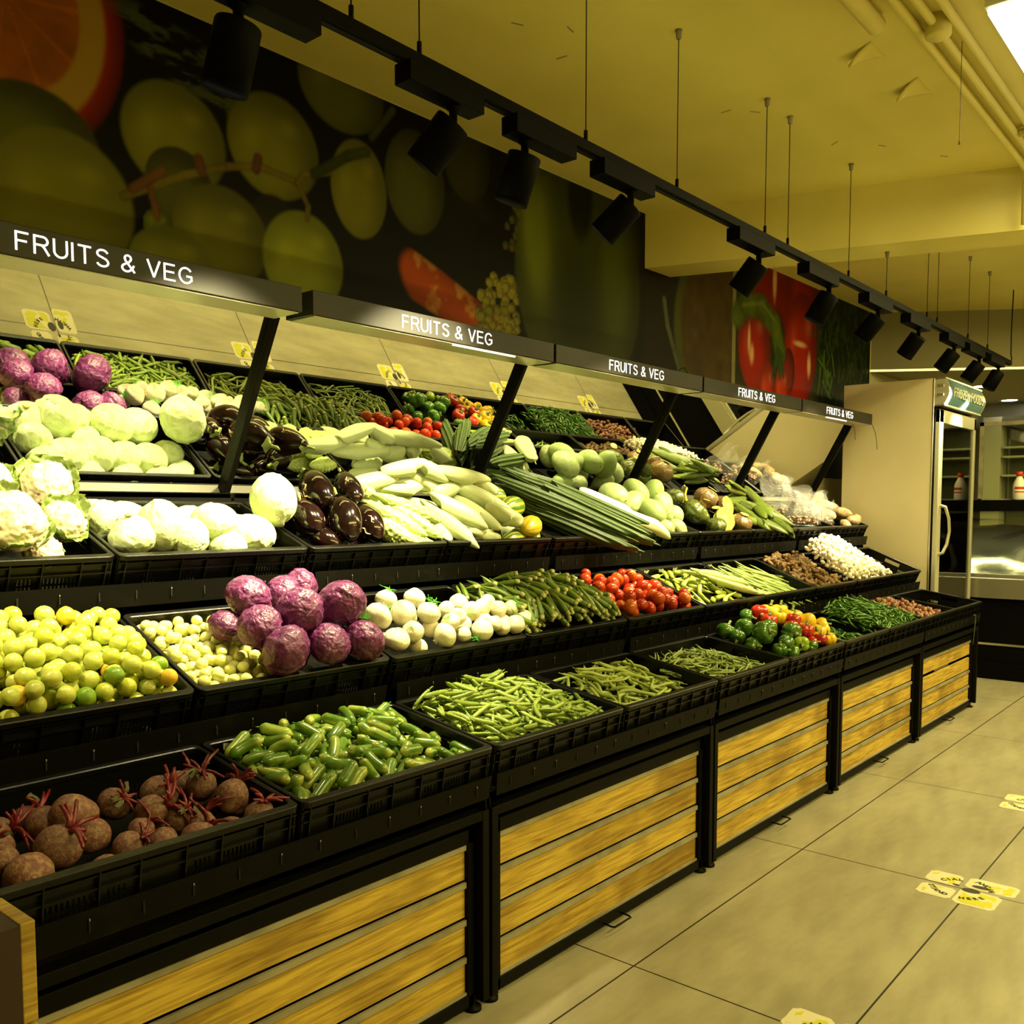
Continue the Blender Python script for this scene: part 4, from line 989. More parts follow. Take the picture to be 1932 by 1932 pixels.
m_ging = M('ginger_skin', (.22, .125, .045), .6, 0, (.13, .065, .02), 14, .4, .6, bump=.5, bscale=50, rand=.25)
def ginger(i):
    r = random.Random(i + 5); mb = MB(); L = .085
    sec = lambda t, ph: 1 + .14 * math.sin(t * 34) + .1 * math.sin(3 * ph + t * 6)
    mb.tube([((t - .5) * L, .008 * math.sin(t * 5 + i), .004 * math.sin(t * 7)) for t in [q / 12 for q in range(13)]], [.003 + .0115 * math.sin(PI * min(1, .08 + q / 12 * .9)) ** .5 for q in range(13)], 10, sec=sec)
    for q in range(3):
        a = (-.6 + q * .55) * L * .6; s = 1 if r.random() > .5 else -1; l = .018 + .016 * r.random()
        mb.tube([(a, 0, 0), (a + .005, s * (.010 + l * .3), .004), (a + .01, s * (.010 + l * .8), .006), (a + .012, s * (.010 + l), .006)], [.009, .0095, .0085, .003], 8)
    return mb.mesh('ginger_root', m_ging)
gings = [ginger(i) for i in range(3)]

m_redc = M('red_cabbage_leaf', (.115, .014, .085), .36, 0, (.055, .007, .038), 5, .42, .66, bump=.9, bscale=7, rand=.22, tcol=(.27, .10, .24), spec=.5, detail=6)
m_cab = M('cabbage_leaf', (.62, .70, .36), .45, 0, (.40, .52, .16), 2.2, .45, .75, bump=.6, bscale=6, rand=.12, tcol=(.86, .88, .66))
def cabbage(i, mat, nm, crinkle, seg=72, rings=48):
    r = random.Random(i * 7 + 3); lv = []
    for q in range(7):
        a = q * 2.4 + r.random(); lv.append((V3((math.cos(a) * .75, math.sin(a) * .75, .2 + .55 * r.random())).normalized(), a, 1.15 + .25 * r.random()))
    def top(d):
        best = -1
        for j, (c, a, rad) in enumerate(lv):
            ang = math.acos(max(-1, min(1, c.dot(d)))) + .07 * fn(d, 4, j * 3 + i)
            if ang < rad * .72: best = j
        return best
    def vein(d, j):
        a = lv[j][1] if j >= 0 else 0
        dphi = (math.atan2(d.y, d.x) - a + PI) % (2 * PI) - PI; th = math.acos(max(-1, min(1, -d.z)))
        mid = math.exp(-(dphi * math.sin(th) / .05) ** 2)
        s = math.sin((th * 1.0 - abs(dphi) * .9 + .15 * fn(d, 3, i)) * 9 + j)
        return max(mid, .75 * max(0, s) ** 14)
    def disp(d, th, ph):
        j = top(d)
        return 1 + .026 * (j + 1) / 2 + .022 * fn(d, 1.4, i * 9) + crinkle * (.05 * fn(d, 4.5, j * 5 + i) + .035 * abs(fn(d, 9, j))) + .022 * vein(d, j)
    mb = MB(); mb.ball(r=(1, 1, .87), seg=seg, rings=rings, disp=disp, attr=lambda d, th, ph: .6 * vein(d, top(d))); return mb.mesh(nm, mat)
redc = [cabbage(i, m_redc, 'red_cabbage', 1.0) for i in range(3)]
whc = [cabbage(i + 4, m_cab, 'white_cabbage', .5, 72, 44) for i in range(3)]
stump = MB(); stump.tube([(0, 0, -.96), (0, 0, -1.02)], [.2, .18], 14); stump = stump.mesh('stump', M('stump_brown', (.45, .33, .16), .7))
m_caul = M('cauliflower_curd', (.56, .50, .32), .6, 0, (.44, .36, .19), 3.5, .4, .7, rand=.06)
def cauli(i):
    def disp(d, th, ph):
        a = noise.voronoi(d * 2.3 + V3((i * 3.1, 0, 0)))[0][0]; b = noise.voronoi(d * 7.5 + V3((0, i, 0)))[0][0]; c = noise.voronoi(d * 17)[0][0]
        return (1 + .20 * (.45 - a) + .09 * (.45 - b) + .03 * (.4 - c)) * (1 if d.z > -.2 else 1 - .35 * (-.2 - d.z))
    mb = MB(); mb.ball(r=(1, 1, .85), seg=90, rings=56, disp=disp); return mb.mesh('cauliflower', m_caul)
caul = [cauli(i) for i in range(2)]
m_leaf = M('brassica_leaf', (.13, .22, .03), .5, 0, (.24, .33, .07), 5, rand=.2, tcol=(.42, .50, .20), bump=.4, bscale=14)
def leaf(i, W=.8, L=1.8):
    def f(u, v):
        w_ = W * math.sin(PI * min(1, .12 + v * .88)) ** .6 * (1 + .10 * math.sin(v * 26 + i * 2)); x = (u - .5) * 2
        return V3((x * w_ * .5, -.35 * v + .9 * L * .5 * v - .2, -.25 + v * L * .55 - .55 * v * v * L * .6 * (.3 + .5 * (i % 3)) + .10 * x * x + .06 * math.sin(v * 14 + u * 9 + i)))
    mb = MB(); mb.grid(12, 14, f, attr=lambda u, v: 1.0 if abs(u - .5) < .05 else (.5 * max(0, math.sin((v - abs(u - .5) * .8) * 26)) ** 8)); return mb.mesh('outer_leaf', m_leaf)
leaves = [leaf(i) for i in range(3)]
m_onion = M('onion_white', (.86, .82, .62), .35, 0, (.76, .70, .44), 3, .45, .7, rand=.07, tcol=(.55, .46, .22), stretch=(3, 3, .4), bump=.1, bscale=10)
def onion(i, el=1.0):
    mb = MB(); mb.ball(r=(1, 1, .84 * el), seg=40, rings=22, disp=lambda d, th, ph: 1 + .06 * fn(d, 1.3, i * 4) + .006 * math.sin(ph * 13) + .13 * (max(0, d.z - .86) / .14) ** 2 + .10 * max(0, -d.z - .88) * 6, attr=lambda d, th, ph: min(1, max(0, d.z - .84) * 5 + max(0, -d.z - .90) * 9 + .22 * (math.sin(ph * 17 + 2 * d.z) > .75)))
    for q in range(9):
        a = q * .7 + i; mb.tube([(.05 * math.cos(a), .05 * math.sin(a), -.93 * el), (.22 * math.cos(a), .22 * math.sin(a), -1.06 * el)], [.02, .008], 4)
    return mb.mesh('white_onion', m_onion)
onions = [onion(0), onion(1), onion(2, 1.15)]
m_net = M('green_net', (.12, .60, .04), .5)
def net(i):
    mb = MB(); r = random.Random(i)
    for q in range(22):
        a = r.random() * 6.28; p = V3((r.uniform(-.3, .3), r.uniform(-.3, .3), r.uniform(-.1, .2))); pts = [p]
        for s in range(5): p = p + V3((math.cos(a), math.sin(a), r.uniform(-.3, .5))) * .16; a += r.uniform(-.9, .9); pts.append(p)
        mb.tube(pts, .016, 4)
    return mb.mesh('net_tie', m_net)
nets = [net(i) for i in range(2)]
m_egg = M('aubergine_skin', (.006, .002, .002), .12, 0, (.014, .003, .003), 3, .45, .75, coat=.35, rand=.2, spec=.4)
m_scar = M('aubergine_scar', (.60, .40, .16), .5)
m_calyx = M('calyx_green', (.20, .24, .05), .6)
def eggp(i):  # axis x from stem (-) to blossom end (+), unit length 1, radius given by scale
    mb = MB(); n = 17
    mb.tube([((t - .5), .03 * math.sin(t * 3 + i), 0) for t in [q / (n - 1) for q in range(n)]], [max(.02, math.sin(PI * (t * .97 + .015)) ** .55 * (.78 + .30 * t)) for t in [q / (n - 1) for q in range(n)]], 24)
    return mb
def scar(i):
    mb = MB(); r = random.Random(i)
    for q in range(6):
        a0 = r.uniform(0, 6.28); t0 = r.uniform(-.1, .3)
        pts = [];
        for s in range(5):
            x = t0 + s * .05; rad = 1.004 * math.sin(PI * ((x + .5) * .97 + .015)) ** .55 * (.78 + .30 * (x + .5)); a = a0 + .12 * math.sin(s * 2 + q)
            pts.append((x, rad * math.cos(a) + .03 * math.sin((x + .5) * 3 + i), rad * math.sin(a)))
        mb.tube(pts, [.006, .03, .04, .02, .004], 5)
    return mb
egg_me = [eggp(i).mesh('aubergine', m_egg) for i in range(2)]; scar_me = [scar(i).mesh('skin_scar', m_scar) for i in range(3)]
cal = MB(); cal.tube([(-.56, 0, 0), (-.50, 0, 0), (-.45, 0, 0), (-.42, 0, 0)], [.08, .12, .34, .48], 14, sec=lambda t, ph: 1 + .2 * math.cos(5 * ph) * t, cap=False); cal.tube([(-.55, 0, 0), (-.66, .02, .05)], [.09, .11], 8); cal_me = cal.mesh('calyx', m_calyx)
def unitpod(i, fnr, sec=None, n=17, seg=18, bend=.06, attr=None):
    mb = MB(); mb.tube([((q / (n - 1) - .5), bend * math.sin(PI * q / (n - 1)) * (1 if i % 2 else -1), bend * .5 * math.sin(2 * PI * q / (n - 1) + i)) for q in range(n)], [max(.03, fnr(q / (n - 1))) for q in range(n)], seg, sec=sec, attr=attr); return mb
m_bitter = M('bitter_gourd_pale', (.74, .80, .40), .4, 0, (.60, .72, .22), 10, rand=.08, bump=.5, bscale=7, tcol=(.52, .66, .14))
bitters = [unitpod(i, lambda t: math.sin(PI * t) ** .7, lambda t, ph: 1 + .10 * math.sin(9 * ph + 8 * math.sin(t * 30)) * math.sin(PI * t) + .07 * math.sin(t * 60 + ph * 5), 41, 36, .03, lambda t, ph: .5 + .5 * math.sin(9 * ph)).mesh('bitter_gourd', m_bitter) for i in range(2)]
m_palg = M('pale_gourd_skin', (.58, .63, .36), .42, 0, (.42, .50, .22), 7, .42, .72, rand=.07, tcol=(.46, .44, .18), stretch=(2, 8, 8))
palg = [unitpod(i, (lambda t: math.sin(PI * min(1, (t * .97 + .015)) ** .82) ** .72 * (1 - .12 * t)), None, 19, 20, .09, lambda t, ph: 1.0 if t < .04 or t > .985 else 0.0).mesh('pale_gourd', m_palg) for i in range(3)]
m_melon = M('striped_melon_skin', (.06, .13, .012), .3, 0, (.10, .17, .015), 6, tcol=(.58, .50, .04), coat=.3)
m_melon2 = M('yellow_melon_skin', (.66, .42, .02), .3, 0, (.5, .38, .02), 6, tcol=(.30, .28, .02), coat=.3)
def melonf(mat): return unitpod(0, lambda t: math.sin(PI * t) ** .5, lambda t, ph: 1 + .03 * abs(math.cos(5 * ph)), 21, 40, .0, lambda t, ph: (abs(math.cos(5 * ph)) < .33) * 1.0).mesh('striped_melon', mat)
melons = [melonf(m_melon), melonf(m_melon2)]
m_ridge = M('ridge_gourd_skin', (.020, .040, .007), .5, 0, (.035, .062, .012), 9, tcol=(.17, .22, .06), spec=.22, rand=.15, bump=.3, bscale=12)
ridges = [unitpod(i, lambda t: (.55 + .45 * min(1, t * 3)) * (1 - t ** 26) ** .5 + .04, lambda t, ph: 1 + .20 * (abs(math.cos(5 * ph)) ** 3) - .08, 33, 120, .06 + .02 * i, lambda t, ph: (abs(math.cos(5 * ph)) > .99) * (.7 + .3 * math.sin(t * 90)) + .25 * (.12 < abs(math.cos(5 * ph)) < .2)).mesh('ridge_gourd', m_ridge) for i in range(2)]
m_bott = M('bottle_gourd_skin', (.72, .76, .42), .3, 0, (.64, .70, .32), 5, rand=.05)
botts = [unitpod(0, lambda t: (1 - abs(2 * t - 1) ** 7) ** .5 * (.82 + .18 * t), None, 21, 22, .04).mesh('bottle_gourd', m_bott)]
bstalk = MB(); bstalk.tube([(-.5, 0, 0), (-.56, .02, .08)], [.16, .11], 8); bstalk = bstalk.mesh('stalk', m_calyx)
m_ash = M('ash_gourd_skin', (.40, .45, .22), .5, 0, (.24, .33, .10), 3.5, .42, .66, rand=.12, rcol=(.24, .34, .09), detail=6)
def ash(i): 
    mb = MB(); mb.ball(r=(1, .95, 1.38), seg=28, rings=18, disp=lambda d, th, ph: 1 + .03 * fn(d, 1.2, i) - .05 * max(0, d.z - .93) * 12); mb.tube([(0, 0, 1.28), (0, 0, 1.38)], [.10, .07], 8, 1); return mb.mesh('ash_gourd', [m_ash, m_calyx])
ashs = [ash(i) for i in range(3)]
m_pumpd = M('pumpkin_green_wrapped', (.045, .075, .015), .16, 0, (.12, .14, .03), 5, coat=1.0, bump=.8, bscale=6)
m_pumpb = M('pumpkin_brown_wrapped', (.14, .085, .03), .16, 0, (.16, .10, .04), 5, coat=1.0, bump=.9, bscale=7)
m_flesh = M('pumpkin_flesh', (.78, .50, .03), .22, 0, (.82, .64, .10), 6, coat=.7, bump=.5, bscale=10)
m_seed = M('pumpkin_hollow', (.70, .62, .22), .3, 0, (.4, .3, .05), 12, coat=.5)
def pump(i, mat, cutz):
    mb = MB(); seg, rings = 40, 20
    def disp(d, th, ph): return 1 + .06 * abs(math.cos(4 * ph)) + .02 * fn(d, 2, i)
    vs = []; 
    mb.ball(r=(1, 1, .8), seg=seg, rings=rings, disp=disp)
    # flatten everything above the cut plane into a flesh face
    mb2 = MB(); fl = []
    for f in mb.f:
        zz = sum(mb.v[q][2] for q in f) / len(f); fl.append(1 if zz > cutz else 0)
    mb.v = [(x, y, min(z, cutz) if True else z) for x, y, z in mb.v]; mb.m = fl; mb.sm = [not q for q in fl]
    mb.ball((0, 0, cutz - .02), (.42, .42, .04), 20, 8, 2); return mb.mesh('pumpkin_piece', [mat, m_flesh, m_seed])
pumps = {'dark': pump(0, m_pumpd, 2), 'cut': pump(1, m_pumpd, .12), 'brown': pump(2, m_pumpb, .9), 'browncut': pump(3, m_pumpb, .25)}
wedge = MB()
def wf(u, v):
    a = u * 1.5 - .75; b = v * 2.2 - 1.1; return V3((math.cos(a) * math.cos(b), math.sin(a) * math.cos(b), .9 * math.sin(b)))
wedge.grid(12, 14, wf, 0); wedge.grid(12, 14, lambda u, v: wf(u, v) * .72, 1)
for s in (0, 1): wedge.grid(2, 14, lambda u, v: wf(s, v) * (1 - .28 * u), 1, smooth=False)
for s in (0, 1): wedge.grid(12, 2, lambda u, v: wf(u, s) * (1 - .28 * v), 1, smooth=False)
wedge_me = wedge.mesh('pumpkin_wedge', [m_pumpd, m_flesh])
m_plan = M('plantain_green', (.065, .105, .008), .4, 0, (.15, .20, .022), 6, rand=.2, tcol=(.06, .05, .01))
def plan(i):
    mb = MB(); n = 15; mb.tube([((t - .5), .22 * (1 - (2 * t - 1) ** 2), 0) for t in [q / (n - 1) for q in range(n)]], [(.25 if t < .12 else .25 + .75 * min(1, (t - .12) * 6)) * (1 if t < .8 else max(.22, 1 - (t - .8) * 4.2)) for t in [q / (n - 1) for q in range(n)]], 10, sec=lambda t, ph: 1 + .08 * math.cos(5 * ph), attr=lambda t, ph: 1.0 if (t < .03 or t > .97) else 0.0); return mb
plans = plan(0)
m_yam = M('yam_skin', (.25, .16, .06), .65, 0, (.14, .085, .03), 3, .4, .65, bump=.8, bscale=6, rand=.15)
def yam(i):
    mb = MB(); mb.ball(r=(1.7, 1, .95), seg=24, rings=16, disp=lambda d, th, ph: 1 + .12 * fn(d, 1.5, i) + .04 * fn(d, 5, i)); return mb.mesh('yam', m_yam)
yams = [yam(i) for i in range(2)]
m_pep = {'green': M('pepper_green', (.035, .12, .012), .14, 0, (.07, .18, .015), 6, coat=.6, rand=.25), 'red': M('pepper_red', (.45, .02, .008), .14, coat=.6, rand=.3), 'yellow': M('pepper_yellow', (.80, .48, .012), .14, 0, (.82, .55, .02), 6, coat=.5, rand=.08), 'lime': M('pepper_lime', (.30, .45, .03), .14, coat=.6)}
def pepper(c, i):
    nl = 3 + i % 2
    mb = MB(); mb.ball(r=(1, 1, 1.12), seg=40, rings=24, disp=lambda d, th, ph: (.84 + .17 * abs(math.cos(nl * ph / 2 + .3 * i)) ** .6 * (1 - abs(d.z) ** 3)) * (1 - .30 * max(0, d.z - .6) * 2.2) * (1 - .12 * max(0, -d.z)) * (1 - .2 * max(0, -d.z - .8) * 3)); return mb.mesh('bell_pepper', m_pep[c])
peps = {(c, i): pepper(c, i) for c in m_pep for i in range(2)}
ps = MB(); ps.tube([(0, 0, .70), (0, 0, .78), (0, 0, .82), (.04, 0, 1.0), (.16, 0, 1.22)], [.05, .30, .14, .12, .14], 10); pstem = ps.mesh('stem', m_calyx)
m_brin = M('pale_aubergine', (.46, .56, .20), .25, 0, (.56, .62, .28), 5, coat=.3)
brin = [unitpod(i, lambda t: (.5 + .5 * t) * (1 - t ** 8) ** .5 + .02, None, 17, 16, .08).mesh('long_aubergine', m_brin) for i in range(2)]
m_date = M('dried_date', (.10, .04, .018), .35, 0, (.16, .07, .03), 20, rand=.3)
dates = [(lambda mb: mb.mesh('date', m_date))(pod(.03, .0085, .003, 8, 7, .4))]

# ------------------------------------------------------------------ produce: placing
def put(name, me, mw, label, cat, group=None, kids=()):
    o = bpy.data.objects.new(name, me); COL.objects.link(o); o.matrix_world = mw
    tag(o, label, cat, group)
    for kn, km, kl in kids:
        c = bpy.data.objects.new(kn, km); COL.objects.link(c); c.parent = o
        if kl is not None: c.matrix_local = kl
    return o
def rot_rand(r, up=1.0):
    ax = V3((r.gauss(0, 1), r.gauss(0, 1), r.gauss(0, 1))).normalized(); return Matrix.Rotation(r.random() * 6.28, 4, ax)
def axis_matrix(a, b, roll=0.0):
    x = (b - a).normalized(); z = V3((0, 0, 1)); y = z.cross(x)
    if y.length < .05: y = V3((0, 1, 0))
    y.normalize(); z = x.cross(y)
    m = Matrix((x, y, z)).transposed().to_4x4() @ Matrix.Rotation(roll, 4, 'X'); m.translation = (a + b) / 2; return m

ROWS = ['front', 'middle', 'back']
def rank_labels(items, fmt, rows=3):
    """items: list of (x, d, n). gives each its own wording: row of the heap, then place from the left"""
    ds = sorted(i[1] for i in items); N = len(items)
    if rows == 3: cut = [ds[N // 3], ds[2 * N // 3]]
    else: cut = [ds[N // 2]]
    rw = [sum(i[1] >= c for c in cut) for i in items]
    nm = ROWS if rows == 3 else ['front', 'back']
    out = [None] * N; od = ['leftmost', 'second from the left', 'third from the left', 'fourth from the left', 'fifth from the left', 'sixth from the left', 'seventh from the left', 'eighth from the left', 'ninth from the left', 'tenth from the left', 'eleventh from the left']
    for q in range(rows):
        idx = sorted([i for i in range(N) if rw[i] == q], key=lambda i: items[i][0])
        for r_, i in enumerate(idx): out[i] = fmt % (nm[q], od[r_] if r_ < len(od) else 'toward the right, number %d along' % (r_ + 1))
    return out

class Heap:
    """items dropped one after another on what already lies in the crate (crate frame x, d, n)"""
    def __init__(s, t, x0, x1, prof, depth=.05, seed=1, d0=.02, d1=.365):
        s.t, s.x0, s.x1, s.d0, s.d1, s.prof, s.depth = t, x0, x1, d0, d1, prof, depth
        s.c = np.zeros((0, 3)); s.r = np.zeros(0); s.R = random.Random(seed)
    def ball(s, x, d, n, r):
        s.c = np.vstack([s.c, [[x, d, n]]]); s.r = np.append(s.r, r)
    def base(s, x, d): return max(s.prof((x - s.x0) / (s.x1 - s.x0), (d - s.d0) / (s.d1 - s.d0)) - s.depth, -.118)
    def support(s, x, d, r):
        h = s.base(x, d) + r
        if len(s.r):
            dd = (s.c[:, 0] - x) ** 2 + (s.c[:, 1] - d) ** 2; R = s.r + r; k = dd < R * R
            if k.any(): h = max(h, float((s.c[k, 2] + np.sqrt(R[k] ** 2 - dd[k])).max()))
        return h
    def drop(s, L, r, tries=14, yaw=None, curve=0.0, maxover=.02, ns=None, sink=.92, xr=None):
        best = None; ns = ns or (1 if L < 2.2 * r else max(3, min(9, int(L / (2.4 * r)) + 1)))
        for _ in range(tries):
            a = s.R.random() * 2 * PI if yaw is None else s.R.gauss(*yaw)
            hx, hd = abs(math.cos(a)) * (L / 2 - r) + r, abs(math.sin(a)) * (L / 2 - r) + r
            if 2 * hd > s.d1 - s.d0:
                hd = (s.d1 - s.d0) / 2 - .001
            X0_, X1_ = (s.x0, s.x1) if xr is None else xr
            hx = min(hx, (X1_ - X0_) / 2 - .001)
            x = s.R.uniform(X0_ + hx, X1_ - hx); d = s.R.uniform(s.d0 + hd, s.d1 - hd)
            if ns == 1:
                n = s.support(x, d, r * sink); sl = 0; hs = [n]
            else:
                us = [(q / (ns - 1) - .5) * (L - 2 * r) for q in range(ns)]
                hs = [s.support(x + u * math.cos(a), d + u * math.sin(a), r * sink) for u in us]
                m = ns // 2; i1 = max(range(0, m), key=lambda q: hs[q]); i2 = max(range(ns - m, ns), key=lambda q: hs[q])
                sl = (hs[i2] - hs[i1]) / (us[i2] - us[i1]); sl = max(-.6, min(.6, sl))
                n = max(h - sl * u for h, u in zip(hs, us)) - .12 * r
            ov = n - s.prof((x - s.x0) / (s.x1 - s.x0), (d - s.d0) / (s.d1 - s.d0))
            if best is None or ov < best[0]: best = (ov, x, d, n, a, sl)
        ov, x, d, n, a, sl = best
        if ov > maxover: return None
        if ns == 1: s.ball(x, d, n, r)
        else:
            for u in [(q / (ns - 1) - .5) * (L - 2 * r) for q in range(ns)]: s.ball(x + u * math.cos(a), d + u * math.sin(a), n + sl * u, r)
        return x, d, n, a, sl
    def fill(s, count, L, r, meshes, name, label, cat, group, weights=None, yaw=None, rr=0.08, roll=True, maxover=.02, tries=14, sink=.92, order=None, kids=None, xr=None, stuff=0):
        done = 0
        if stuff:
            mb = MB(); src = []
            for me in meshes:
                src.append(([v.co.copy() for v in me.vertices], [tuple(p.vertices) for p in me.polygons], ([a.value for a in me.attributes['t'].data] if 't' in me.attributes else None)))
            for q in range(stuff):
                k = 1 + s.R.uniform(-rr, rr); g = s.drop(L * k, r * k, 3, yaw, maxover=maxover - r * 1.3, sink=sink, xr=xr)
                if g is None: continue
                x, d, n, a, sl = g; vs, fs, at = src[s.R.randrange(len(src))]
                Mx = frame(s.t, x, d, n) @ (rot_rand(s.R) if L < 2.2 * r else Matrix.Rotation(a, 4, 'Z') @ Matrix.Rotation(-math.atan(sl), 4, 'Y')) @ Matrix.Scale(k, 4)
                mb.add([Mx @ v for v in vs], fs, 0, True, at)
            o = mb.obj(name + '_heap', meshes[0].materials[0]); tag(o, 'densely packed lower layer under the ' + label.split(' in ')[0].split(' left of')[0] + ' pile', cat, None, 'stuff')
        for q in range(count):
            k = 1 + s.R.uniform(-rr, rr); g = s.drop(L * k, r * k, tries, yaw, maxover=maxover, sink=sink, xr=xr)
            if g is None: 
                continue
            x, d, n, a, sl = g; me = s.R.choices(meshes, weights)[0]
            if L < 2.2 * r: Mx = frame(s.t, x, d, n) @ rot_rand(s.R) @ Matrix.Scale(k, 4)
            else:
                Mx = frame(s.t, x, d, n) @ Matrix.Rotation(a, 4, 'Z') @ Matrix.Rotation(-math.atan(sl), 4, 'Y') @ Matrix.Rotation((s.R.random() * 6.28) if roll is True else s.R.gauss(0, .5), 4, 'X') @ Matrix.Scale(k, 4)
            put(name, me, Mx, label, cat, group, kids(s.R) if kids else ()); done += 1
        return done
def mound(edge, top, skew=0.0):
    return lambda u, v: edge + (top - edge) * max(0, math.sin(PI * min(1, max(0, u)))) ** .6 * max(0, math.sin(PI * min(1, max(0, v * .8 + .12)))) ** .6 + skew * v
I0 = .018; I1 = .591
def cx(k): return XB(k) + .0055 + I0, XB(k) + .0055 + I1 - .005
import time as _t
_T0 = _t.time()
# ---- middle tier small produce
h = Heap(2, *cx(0), mound(.0, .045, .01), .075, 11, d0=.008, d1=.375); h.fill(240, .04, .0208, limes, 'lime', 'yellow-green lime in the heaped crate at the left of the middle tier', 'lime', 'limes in the middle tier crate', weights=[5, 5, 5, 2, 2, 1.4, 1.6], maxover=.016, tries=26, sink=.96)
RED = [(1.423, 0.247, 0.1, 0.058), (1.571, 0.294, 0.07, 0.055), (1.639, 0.309, 0.08, 0.055), (1.489, 0.105, 0.12, 0.062), (1.641, 0.122, 0.12, 0.066), (1.355, 0.22, 0.03, 0.046), (1.382, 0.117, 0.08, 0.056), (1.402, 0.024, 0.06, 0.064), (1.544, 0.028, 0.055, 0.057), (1.666, 0.03, 0.05, 0.056)]
h = Heap(2, *cx(1), lambda u, v: -.018 + .02 * v * (1 - v) - .03 * u, .045, 12, d0=.008, d1=.375)
h.fill(170, .03, .0150, amlas, 'gooseberry', 'pale round gooseberry in the low heap left of the red cabbages', 'gooseberry', 'gooseberries left of the red cabbages', maxover=.012, tries=20, sink=.96, xr=(cx(1)[0], 1.45))
labs = ['red cabbage at the upper left of the pile, standing highest by the rim', 'small red cabbage tucked at the back between two others', 'red cabbage at the very back of the pile, bright pink top', 'red cabbage resting on top in the middle of the pile', 'large dark red cabbage on top at the right of the pile', 'small red cabbage at the far left beside the gooseberries', 'red cabbage left of the middle, above the gooseberries', 'large brownish red cabbage at the front, lowest of the pile', 'red cabbage in the front row, middle, right of the brownish one', 'red cabbage in the front row at the right end, beside the onions']
for i, ((x, d, n, r), lb) in enumerate(zip(RED, labs)):
    R_ = random.Random(i + 40); put('red_cabbage', redc[i % 3], frame(2, x, d, n) @ rot_rand(R_) @ Matrix.Scale(r * .97, 4), lb, 'red cabbage', 'red cabbages on the middle tier')
for i, (x, d, n) in enumerate(((1.50, .20, .0), (1.63, .18, .0), (1.53, .30, .01), (1.47, .10, .01))):
    put('red_cabbage', redc[i % 3], frame(2, x, d, n) @ rot_rand(random.Random(i)) @ Matrix.Scale(.058, 4), 'red cabbage mostly hidden underneath the pile of red cabbages', 'red cabbage', 'red cabbages on the middle tier')
ON = [(1.811, 0.142, 0.055, 0.042), (1.931, 0.246, 0.05, 0.035), (1.898, 0.129, 0.065, 0.04), (2.027, 0.22, 0.06, 0.035), (1.971, 0.095, 0.075, 0.037), (1.882, 0.056, 0.04, 0.033), (1.828, 0.059, 0.02, 0.039), (2.0, 0.034, 0.025, 0.039), (2.095, 0.042, 0.015, 0.025), (2.046, 0.065, 0.05, 0.031), (2.192, 0.114, 0.05, 0.033), (2.185, 0.17, 0.05, 0.033), (2.27, 0.137, 0.045, 0.03), (2.087, 0.077, 0.06, 0.028), (2.179, 0.039, 0.02, 0.036), (2.249, 0.054, 0.03, 0.028), (2.316, 0.159, 0.05, 0.027), (2.326, 0.115, 0.045, 0.029), (2.398, 0.116, 0.04, 0.029), (2.287, 0.048, 0.015, 0.028), (2.351, 0.044, 0.02, 0.032), (2.420, 0.063, 0.02, 0.035), (1.979, 0.078, 0.03, 0.029), (1.911, 0.042, -0.01, 0.027), (1.81, 0.09, 0.0, 0.028), (2.102, 0.143, 0.05, 0.029), (1.86, .20, .03, .034), (2.06, .17, .02, .034), (2.15, .10, .01, .034), (1.96, .17, .02, .036), (2.26, .11, .01, .03), (2.34, .09, .005, .03)]
labs = rank_labels(ON, 'white onion in the %s row of its heap, %s')
for i, ((x, d, n, r), lb) in enumerate(zip(ON, labs)):
    R_ = random.Random(i + 80)
    kd = [('net_tie', nets[i % 2], Matrix.Translation(V3((R_.uniform(-.6, .6), -.6, .75))) @ Matrix.Scale(.8, 4))] if i in (0, 1, 4, 5, 9, 10, 14, 18, 21, 26) else []
    put('white_onion', onions[i % 3], frame(2, x, d, n) @ rot_rand(R_) @ Matrix.Scale(r, 4), lb, 'onion', 'white onions on the middle tier', kd)
h = Heap(2, XB(3) - .03, XB(4) - .02, lambda u, v: -.01 + .095 * math.sin(PI * min(1, max(0, u * .9 + .02))) ** .7 * math.sin(PI * min(1, max(0, v * .75 + .2))) ** .7, .06, 13, d0=.015)
h.fill(300, .088, .0104, okras, 'okra_pod', 'green okra pod in the high stacked heap on the middle tier', 'okra', 'okra pods on the middle tier', yaw=(1.7, .36), maxover=.018, tries=18, stuff=160)
h = Heap(2, *cx(4), lambda u, v: -.045 + .07 * math.sin(PI * min(1, .55 * u + .25)) * (1 - .3 * v), .05, 14)
h.fill(66, .05, .0270, tomatoes, 'tomato', 'glossy red plum tomato in the middle tier crate', 'tomato', 'tomatoes on the middle tier', maxover=.02, tries=16, sink=.96, xr=(cx(4)[0], cx(4)[1] - .0))
h = Heap(2, *cx(5), lambda u, v: -.04 + .045 * math.sin(PI * u) , .04, 15)
h.fill(42, .125, .0125, chl, 'light_chilli', 'light green chilli in front of the long pale aubergines', 'chilli', 'light green chillies on the middle tier', maxover=.03, tries=10, xr=(cx(5)[0], cx(5)[1] - .1))
